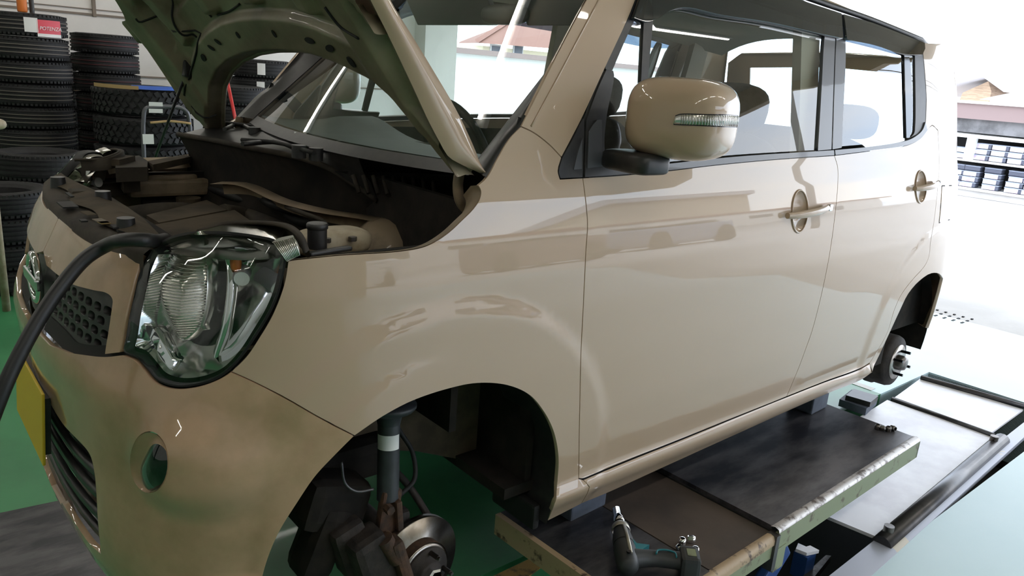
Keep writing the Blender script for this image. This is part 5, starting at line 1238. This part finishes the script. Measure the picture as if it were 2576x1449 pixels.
def tyre(kind, loc, rz, label, group, stripe=None, width=None):
    if kind not in TY:
        b, R, W = tyre_mesh(kind); o = b.build('tyre_src', 'tyre', fix=False); TY[kind] = (o.data, R, W); bpy.data.objects.remove(o)
    me, R, W = TY[kind]
    o = link('tyre', me if stripe is None and False else me); o.location = loc; o.rotation_euler = (random.uniform(-.004, .004), random.uniform(-.004, .004), rz)
    if width: o.scale = (1, 1, width / W)
    tag(o, label, 'tyre', group)
    if stripe:
        key = kind + stripe
        if key not in TY:
            b = MB(); zs = (-.01, .022) if stripe == 'tyre_red' else (-.035, .0, .03)
            for z in zs: b.lathe([(R + .0015, z - .0028), (R + .0015, z + .0028)], (0, 0, 0), (0, 0, 1), 56, True)
            t = b.build('stripe_src', stripe); TY[key] = t.data; bpy.data.objects.remove(t)
        c = bpy.data.objects.new('tread_stripe', TY[key]); COL.objects.link(c); c.parent = o
    return o
ORD = ['top', 'second from the top', 'third from the top', 'fourth from the top', 'fifth from the top', 'sixth from the top', 'seventh from the top', 'eighth from the top', 'ninth from the top', 'tenth from the top', 'eleventh from the top']
def stack(px, y, ztop_px, kind, name, group, stripe=None, seen=99, look='black tyre'):
    c = onY(px, ztop_px, y); c = Vector((c.x, y, c.z)); R, W = {'road': (.31, .19), 'small': (.28, .17), 'at': (.365, .245)}[kind]
    n = max(1, round((c.z - ZF) / (W * .97))); pit = (c.z - ZF) / n; out = []
    for k in range(n):
        z = c.z - pit * (k + .5)
        lab = '%s, %s of %s' % (look, ORD[k] if n > 1 else 'only one', name)
        out.append(tyre(kind, (c.x + random.uniform(-.012, .012), y + random.uniform(-.012, .012), z), random.uniform(0, 6), lab, group, stripe[k % len(stripe)] if stripe else None, pit * .985))
    return out, c
stA, cA = stack(62, 5.75, 33, 'road', 'the tall stack at far left', 'tall stack of new tyres', ['tyre_white'], look='pale-lined new tyre')
stB, cB = stack(265, 6.1, 86, 'small', 'the stack behind the hood', 'second stack of new tyres', ['tyre_red'], look='red-lined new tyre')
stC, cC = stack(360, 5.0, 216, 'at', 'the off-road tyre stack', 'stack of off-road tyres', look='chunky off-road tyre')
stD, cD = stack(96, 4.2, 378, 'small', 'the low stack in front', 'low stack of used tyres', look='used black tyre')
stE, cE = stack(-2, 3.45, 470, 'small', 'the lowest stack at far left', 'lowest stack of used tyres', look='worn black tyre')
stF, cF = stack(655, 6.0, 150, 'road', 'the labelled stack by the windshield', 'labelled stack behind the windshield', look='new black tyre')
stG, cG = stack(590, 5.2, 215, 'small', 'the stack behind the red pole', 'grey stack behind the red pole', look='greyish tyre')
stH, cH = stack(104, 6.55, 130, 'small', 'the stack behind the tall one', 'stack behind the tall one', look='dark tyre')
def sticker(tyre_o, c, R, ang, z0, z1, w_, m, text=None, name='sticker'):
    b = MB(); rows = []
    for z in (z0, (z0 + z1) / 2, z1): rows.append([Vector((c.x + (R + .006) * math.cos(ang + w_ * (k / 8 - .5)), c.y + (R + .006) * math.sin(ang + w_ * (k / 8 - .5)), z)) for k in range(9)])
    b.grid(rows); o = b.build(name, m); o.parent = tyre_o; o.matrix_parent_inverse = (Matrix.LocRotScale(tyre_o.location, tyre_o.rotation_euler, tyre_o.scale)).inverted()
    return o
def angpx(c, R, px):
    best = None
    for k in range(720):
        a = -math.pi + math.pi * k / 720; p = Vector((c.x + R * math.cos(a), c.y + R * math.sin(a), c.z)); d = p - CAM; x = FPX * d.dot(_r) / -d.dot(_b) + IW / 2
        if d.dot(Vector((math.cos(a), math.sin(a), 0))) < 0 and (best is None or abs(x - px) < best[0]): best = (abs(x - px), a)
    return best[1]
tA = stA[0]; zA = tA.location.z
a1 = angpx(cA, .31, 75); a2 = angpx(cA, .31, 122)
s1 = sticker(tA, cA, .31, a1, zA - .055, zA + .055, .30, 'sticker', name='paper_label')
s2 = sticker(tA, cA, .31, a2, zA - .06, zA + .045, .62, 'sticker_red', name='brand_label')
s3 = sticker(tA, cA, .3115, a2, zA - .085, zA - .06, .62, 'sticker', name='brand_label_border')
def text_on(txt, size, origin, xdir, updir, m, name, parent, inv):
    cu = bpy.data.curves.new(name, 'FONT'); cu.body = txt; cu.size = size; cu.align_x = 'CENTER'; cu.align_y = 'CENTER'; cu.extrude = .0008; cu.shear = .2
    t = bpy.data.objects.new(name, cu); COL.objects.link(t); x = Vector(xdir).normalized(); u = Vector(updir).normalized(); n = x.cross(u)
    mw = Matrix(((x.x, u.x, n.x, origin.x), (x.y, u.y, n.y, origin.y), (x.z, u.z, n.z, origin.z), (0, 0, 0, 1)))
    dg = bpy.context.evaluated_depsgraph_get(); me = bpy.data.meshes.new_from_object(t.evaluated_get(dg)); bpy.data.objects.remove(t)
    o = link(name, me, m, parent); o.matrix_parent_inverse = inv; o.matrix_world = mw
    o.matrix_basis = inv.inverted() @ Matrix.Identity(4) if False else mw
    return o
inv = (Matrix.LocRotScale(tA.location, tA.rotation_euler, tA.scale)).inverted()
og = Vector((cA.x + .322 * math.cos(a2), cA.y + .322 * math.sin(a2), zA - .02)); tx = Vector((-math.sin(a2), math.cos(a2), 0))
text_on('POTENZA', .040, og, tx, (0, 0, 1), 'sticker', 'label_text', tA, inv)
for k, (tz, ang_px) in enumerate(((0, 657), (1, 655))):
    t = stF[k]; sticker(t, cF, .31, angpx(cF, .31, ang_px), t.location.z - .055, t.location.z + .055, .24, 'sticker', name='paper_label')
# straps and paper bands on the off-road tyres
tC = stC[0]; zt_ = tC.location.z + .1225
b = MB(); b.grid([[Vector((cC.x + r * math.cos(a), cC.y + r * math.sin(a), zt_ + h)) for r, h in ((.26, .0), (.31, .008), (.352, .0), (.368, -.02))] for a in np.linspace(math.radians(-120), math.radians(-35), 14)]); o = b.build('blue_strap', 'strap'); o.parent = tC; o.matrix_parent_inverse = (Matrix.LocRotScale(tC.location, tC.rotation_euler, tC.scale)).inverted()
b = MB(); b.grid([[Vector((cC.x + .373 * math.cos(a), cC.y + .373 * math.sin(a), zt_ - .012 + h)) for h in (-.012, .016)] for a in np.linspace(math.radians(-175), math.radians(-110), 14)]); o = b.build('paper_band', 'kraft'); o.parent = tC; o.matrix_parent_inverse = (Matrix.LocRotScale(tC.location, tC.rotation_euler, tC.scale)).inverted()
# ------------------------------------------------------------------ tubular hand truck with paper labels
yh = 4.45
ht = empty('hand_truck', 'black tubular hand truck with white paper labels before the off-road tyres', 'hand truck', Vector((onY(415, 390, yh).x, yh, ZF)))
fr = [onY(a, c, yh) for a, c in ((362, 420), (362, 285), (368, 272), (380, 270), (450, 270), (466, 278), (474, 292), (474, 420))]
fr = [Vector((fr[0].x, yh, ZF))] + fr[1:-1] + [Vector((fr[-1].x, yh, ZF))]
b = MB(); b.tube(catmull(fr, 6), .016, 10); attach(b.build('tube_frame', 'satin'), ht)
for zz_ in (.05, .35):
    b = MB(); b.tube([Vector((fr[0].x, yh, zz_)), Vector((fr[-1].x, yh, zz_))], .010, 8); attach(b.build('cross_bar', 'satin'), ht)
b = MB(); b.box(((fr[0].x + fr[-1].x) / 2, yh - .08, ZF + .01), (abs(fr[-1].x - fr[0].x), .18, .012)); attach(b.build('toe_plate', 'satin'), ht)
for (a, c, w_, h_) in ((392, 262, .10, .03), (392, 279, .10, .03), (373, 350, .08, .075)):
    p = onY(a, c, yh - .018); b = MB(); b.box(p, (w_, .003, h_)); attach(b.build('paper_label', 'label'), ht)
for py_ in (303,):
    p0, p1 = onY(378, py_ + 6, yh - .02), onY(480, py_ + 8, yh - .02); b = MB(); b.tube(catmull([p0, p0.lerp(p1, .5) + Vector((0, 0, .015)), p1], 6), .010, 6); attach(b.build('paper_tape', 'kraft'), ht)
# red pole, orange bottle and black rod on the wall side
p0, p1 = onY(569, 190, 4.6), onY(592, 300, 4.6); dd = (p0 - p1); foot = p1 - dd * ((p1.z - ZF) / dd.z); topp = p0 + dd * .25
b = MB(); b.tube([foot, topp], .014, 10); rp = b.build('red_pole', 'red'); tag(rp, 'thin red pole leaning behind the hood beside the grey tyres', 'pole')
p = onY(48, 24, 5.75); pz_ = stA[0].location.z + .094
b = MB(); b.lathe([(.001, 0), (.033, 0), (.036, .01), (.036, .13), (.03, .16), (.015, .18), (.015, .22), (.001, .22)], (p.x, 5.6, pz_), (0, 0, 1), 20); ob = b.build('orange_bottle', 'orange'); tag(ob, 'orange bottle standing on top of the tall tyre stack', 'bottle')
b = MB(); b.cyl((p.x + .07, 5.62, pz_), (p.x + .07, 5.62, pz_ + .3), .018, 14); ob = b.build('black_canister', 'black'); tag(ob, 'black canister beside the orange bottle on the tall tyre stack', 'canister')
b = MB(); q = onY(-6, 312, 2.9); superbox(b, (q.x - .02, 2.9, q.z), (.06, .06, .03), 2.4, 10); b.tube([(q.x - .05, 2.9, ZF), (q.x - .05, 2.9, q.z)], .02, 8); wl_ = b.build('work_lamp', 'white_plastic'); tag(wl_, 'pale lamp head on a stand at the left edge of the picture', 'lamp')

# ------------------------------------------------------------------ outside: battery rack
XR = 13.6
def rk(px, py, dx=0): p = onX(px, py, XR + dx); return p
yL, yR = rk(2330, 400).y, rk(2760, 400).y
rack = empty('battery_rack', 'white battery display rack with mauve fascia across the yard', 'rack', (XR, (yL + yR) / 2, ZF))
def RB(name, m, z0, z1, x0, x1, y0=None, y1=None):
    b = MB(); ya = yL if y0 is None else y0; yb = yR if y1 is None else y1; b.box(((x0 + x1) / 2, (ya + yb) / 2, (z0 + z1) / 2), (x1 - x0, abs(yb - ya), z1 - z0)); return attach(b.build(name, m), rack)
zb = lambda py: rk(2480, py).z
z_top, z_fas0, z_ban1, z_ban0 = zb(256), zb(263), zb(302), zb(340)
zs1, zs2, zs3 = zb(346), zb(406), zb(478)
RB('rack_roof', 'label', z_fas0, z_top, XR - .15, XR + 1.0); RB('fascia_board', 'rack_board', z_ban1, z_fas0, XR - .1, XR - .05); RB('banner', 'rack_dark', z_ban0 + .02, z_ban1, XR + .0, XR + .03)
RB('shelf_board', 'label', zs1 - .03, zs1 + .03, XR - .02, XR + .6); RB('shelf_board', 'label', zs2 - .035, zs2, XR - .02, XR + .6); RB('shelf_board', 'label', zs3 - .04, zs3, XR - .02, XR + .6)
RB('rack_base', 'concrete', ZF, zs3 - .04, XR + .02, XR + .6); RB('back_panel', 'pit', zs3, z_fas0, XR + .6, XR + .65)
for px in (2440, 2640):
    yy = rk(px, 380).y; RB('rack_post', 'rack_white', zs2, zs1, XR - .05, XR + .05, yy - .07, yy + .07)
for px in (2336, 2750):
    yy = rk(px, 400).y; RB('rack_post', 'rack_white', ZF, z_top, XR + .45, XR + .55, yy - .05, yy + .05)
def battery(y, z, h, w_, x, label, grp, lab):
    t = empty('car_battery', label, 'battery', (x, y, z), grp)
    b = MB(); b.box((x + .09, y, z + h * .42), (.18, w_, h * .84), bev=.012); attach(b.build('case', 'batt_dark'), t)
    b = MB(); b.box((x + .085, y, z + h * .9), (.185, w_ * 1.03, h * .18), bev=.01); attach(b.build('lid', 'batt_top'), t)
    if lab: b = MB(); b.box((x - .004, y + .02, z + h * .42), (.006, w_ * .78, h * .8)); attach(b.build('battery_label', 'batt_label'), t)
cols_up = [(2463, 3), (2508, 3), (2555, 3), (2602, 3), (2410, 2)]; cols_lo = [(2447, 4), (2503, 4), (2567, 4), (2612, 4), (2410, 4)]
cn = {2463: 'behind the white post', 2508: 'second column', 2555: 'third column', 2602: 'fourth column', 2410: 'column beside the tail lamp', 2447: 'second column', 2503: 'third column', 2567: 'fourth column', 2612: 'fifth column'}
for shelf, cols, zb0, ztp, nm in ((0, cols_up, zs2, zs1, 'upper'), (1, cols_lo, zs3, zs2, 'lower')):
    for px, n in cols:
        hgt = (ztp - zb0 - .10) / max(3, n + 0); y0 = rk(px, 400).y
        for k in range(n):
            battery(y0 + random.uniform(-.015, .015), zb0 + k * hgt + .008, hgt * .92, .26, XR + .03 + .01 * k, 'dark car battery, %s in the pile, %s of the %s shelf' % (['bottom', 'second', 'third', 'topmost'][k], cn[px], nm), 'batteries on the %s shelf' % nm, k in (0, 1, 2) and True)
# ------------------------------------------------------------------ outside: houses
def P3(px, py, x): return onX(px, py, x)
def house(name, label, x, x2, pts_wall, roofp, m_wall, m_roof, wins=()):
    pass
xh = 26.0
hb = empty('house', 'timber gabled house behind the battery rack', 'house', (xh, onX(2460, 250, xh).y, ZF))
L = onX(2380, 262, xh); Rr = onX(2530, 240, xh); pk = onX(2488, 196, xh); el = onX(2370, 238, xh); er = onX(2521, 232, xh)
b = MB(); b.prism([Vector((xh, L.y, ZF)), Vector((xh, er.y + .3, ZF)), Vector((xh, er.y + .3, er.z)), Vector((xh, pk.y, pk.z - .1)), Vector((xh, el.y - .6, el.z + .1))], (7, 0, 0)); attach(b.build('gable_wall', 'house_wood'), hb)
for a, c in ((el + Vector((0, .6, 0)), pk), (pk, er - Vector((0, .2, 0)))):
    b = MB(); b.prism([Vector((xh - .5, a.y, a.z)), Vector((xh - .5, c.y, c.z)), Vector((xh - .5, c.y, c.z + .16)), Vector((xh - .5, a.y, a.z + .16))], (8, 0, 0)); attach(b.build('roof_slope', 'roof_pale'), hb)
xh2 = 24.0; q0, q1 = onX(2490, 252, xh2), onX(2640, 215, xh2)
h2 = empty('warehouse', 'low pale roofed warehouse right of the gabled house', 'warehouse', (xh2, (q0.y + q1.y) / 2, ZF))
b = MB(); b.box((xh2 + 2, (q0.y + q1.y) / 2 - 2, (q0.z + ZF) / 2), (4, abs(q1.y - q0.y) + 4, q0.z - ZF)); attach(b.build('wall', 'white_wall'), h2)
b = MB(); b.prism([Vector((xh2 - .2, q0.y + .2, q0.z)), Vector((xh2 - .2, q1.y - 4, q0.z)), Vector((xh2 - .2, q1.y - 4, q1.z + .8)), Vector((xh2 - .2, q1.y, q1.z))], (5, 0, 0)); attach(b.build('roof', 'roof_pale'), h2)
# seen through the windscreen: white rendered building and a cream house above it
yh3 = 16.0
def py_(px, py, y=16.0): return onY(px, py, y)
h3 = empty('white_building', 'long white rendered building seen through the windshield', 'building', (py_(1250, 200).x, yh3, ZF))
a, c = py_(1105, 128), py_(1480, 178); zz3 = max(a.z, c.z)
b = MB(); b.box(((a.x + c.x) / 2 + 2, yh3 + 2, (a.z + ZF) / 2), (c.x - a.x + 6, 4, a.z - ZF)); attach(b.build('wall', 'white_wall'), h3)
b = MB(); b.box(((a.x + c.x) / 2 + 2, yh3 + 1.9, a.z + .06), (c.x - a.x + 6.3, 4.3, .14)); attach(b.build('roof_edge', 'rack_board'), h3)
yh4 = 24.0
a, c = onY(1215, 115, yh4), onY(1430, 160, yh4); pk4 = onY(1300, 72, yh4)
h4 = empty('cream_house', 'cream house with brown red roof above the white building', 'house', ((a.x + c.x) / 2, yh4, ZF))
b = MB(); b.box(((a.x + c.x) / 2 + 1, yh4 + 2, (a.z + ZF) / 2), (c.x - a.x + 2, 4, a.z - ZF)); attach(b.build('wall', 'house_wall'), h4)
el4, er4 = onY(1203, 108, yh4 - .6), onY(1470, 128, yh4 - .6); rl4, rr4 = onY(1275, 62, yh4 + 1.6), onY(1500, 70, yh4 + 1.6)
b = MB(); b.prism([el4, er4, rr4, rl4], (0, .25, .12)); b.prism([el4, rl4, rl4 + Vector((-.8, 2.5, -.9))], (.15, 0, .1)); attach(b.build('roof', 'roof_red'), h4)
for px in (1245, 1302):
    p = onY(px, 140, yh4 - .03); b = MB(); b.box(p, (.55, .06, .9)); f_ = b.build('window', 'roof_pale'); attach(f_, h4); b = MB(); b.box(p - Vector((0, .04, 0)), (.42, .03, .76)); o = b.build('pane', 'batt_dark'); o.parent = f_
# buildings and a pole on the street side, seen as reflections in the paint and glass
h5 = empty('street_house', 'cream street building facing the car side, seen as reflection', 'building', (24, -26, ZF))
b = MB(); b.box((27, -26, 2.4), (10, 10, 5.2)); attach(b.build('wall', 'house_wall'), h5)
b = MB(); b.box((27, -26, 5.1), (10.6, 10.6, .3)); attach(b.build('roof', 'roof_pale'), h5)
pl_ = empty('utility_pole', 'grey utility pole with wires reflected in the rear window', 'pole', (17, -9, ZF))
b = MB(); b.tube([(17, -9, ZF), (17, -9, 8.5)], [.15, .11], 10); attach(b.build('mast', 'pole'), pl_)
b = MB(); b.box((17, -9, 7.6), (.1, 1.8, .1)); b.box((17, -9, 6.6), (.1, 1.4, .1)); attach(b.build('cross_arm', 'pole'), pl_)
for z, dy in ((7.7, -.8), (7.7, .8), (6.7, .5)):
    b = MB(); b.tube([(-10, -10 + dy, z + .4), (4, -9.6 + dy, z - .2), (17, -9 + dy, z), (40, -8 + dy, z + .3)], .016, 5); attach(b.build('wire', 'rubber'), pl_)

sb = empty('street_building', 'long grey street building beyond the open side, seen as reflection', 'building', (20, -17, ZF))
b = MB(); b.box((18, -19, 1.5), (46, 3, 3.4)); attach(b.build('wall', 'wall'), sb)
for k in range(9):
    b = MB(); b.box((2 + k * 4.2, -17.48, 1.2), (1.9, .06, 1.3)); f_ = b.build('window', 'satin'); attach(f_, sb)
b = MB(); b.box((18, -18.9, 3.3), (46.6, 3.8, .25)); attach(b.build('roof', 'roof_red'), sb)
for k, (x, y, m_, lab) in enumerate(((7.2, -9.5, 'rack_board', 'brown'), (12.5, -10.5, 'batt_top', 'grey blue'), (1.5, -9.8, 'white_lens', 'white'))):
    v = empty('parked_car', '%s parked car on the street side, seen as reflection' % lab, 'car', (x, y, ZF))
    b = MB(); superbox(b, (x, y, .42), (1.75, .78, .42), 5, 14); attach(b.build('body', m_), v)
    b = MB(); superbox(b, (x + .2, y, 1.0), (1.15, .68, .34), 3.5, 14); attach(b.build('cabin', 'gloss_black'), v)
    for wx in (-1.1, 1.1):
        for wy in (-.74, .74):
            b = MB(); b.lathe([(.02, -.09), (.30, -.09), (.31, 0), (.30, .09), (.02, .09)], (x + wx, y + wy, ZF + .31), (0, 1, 0), 24); attach(b.build('wheel', 'tyre'), v)
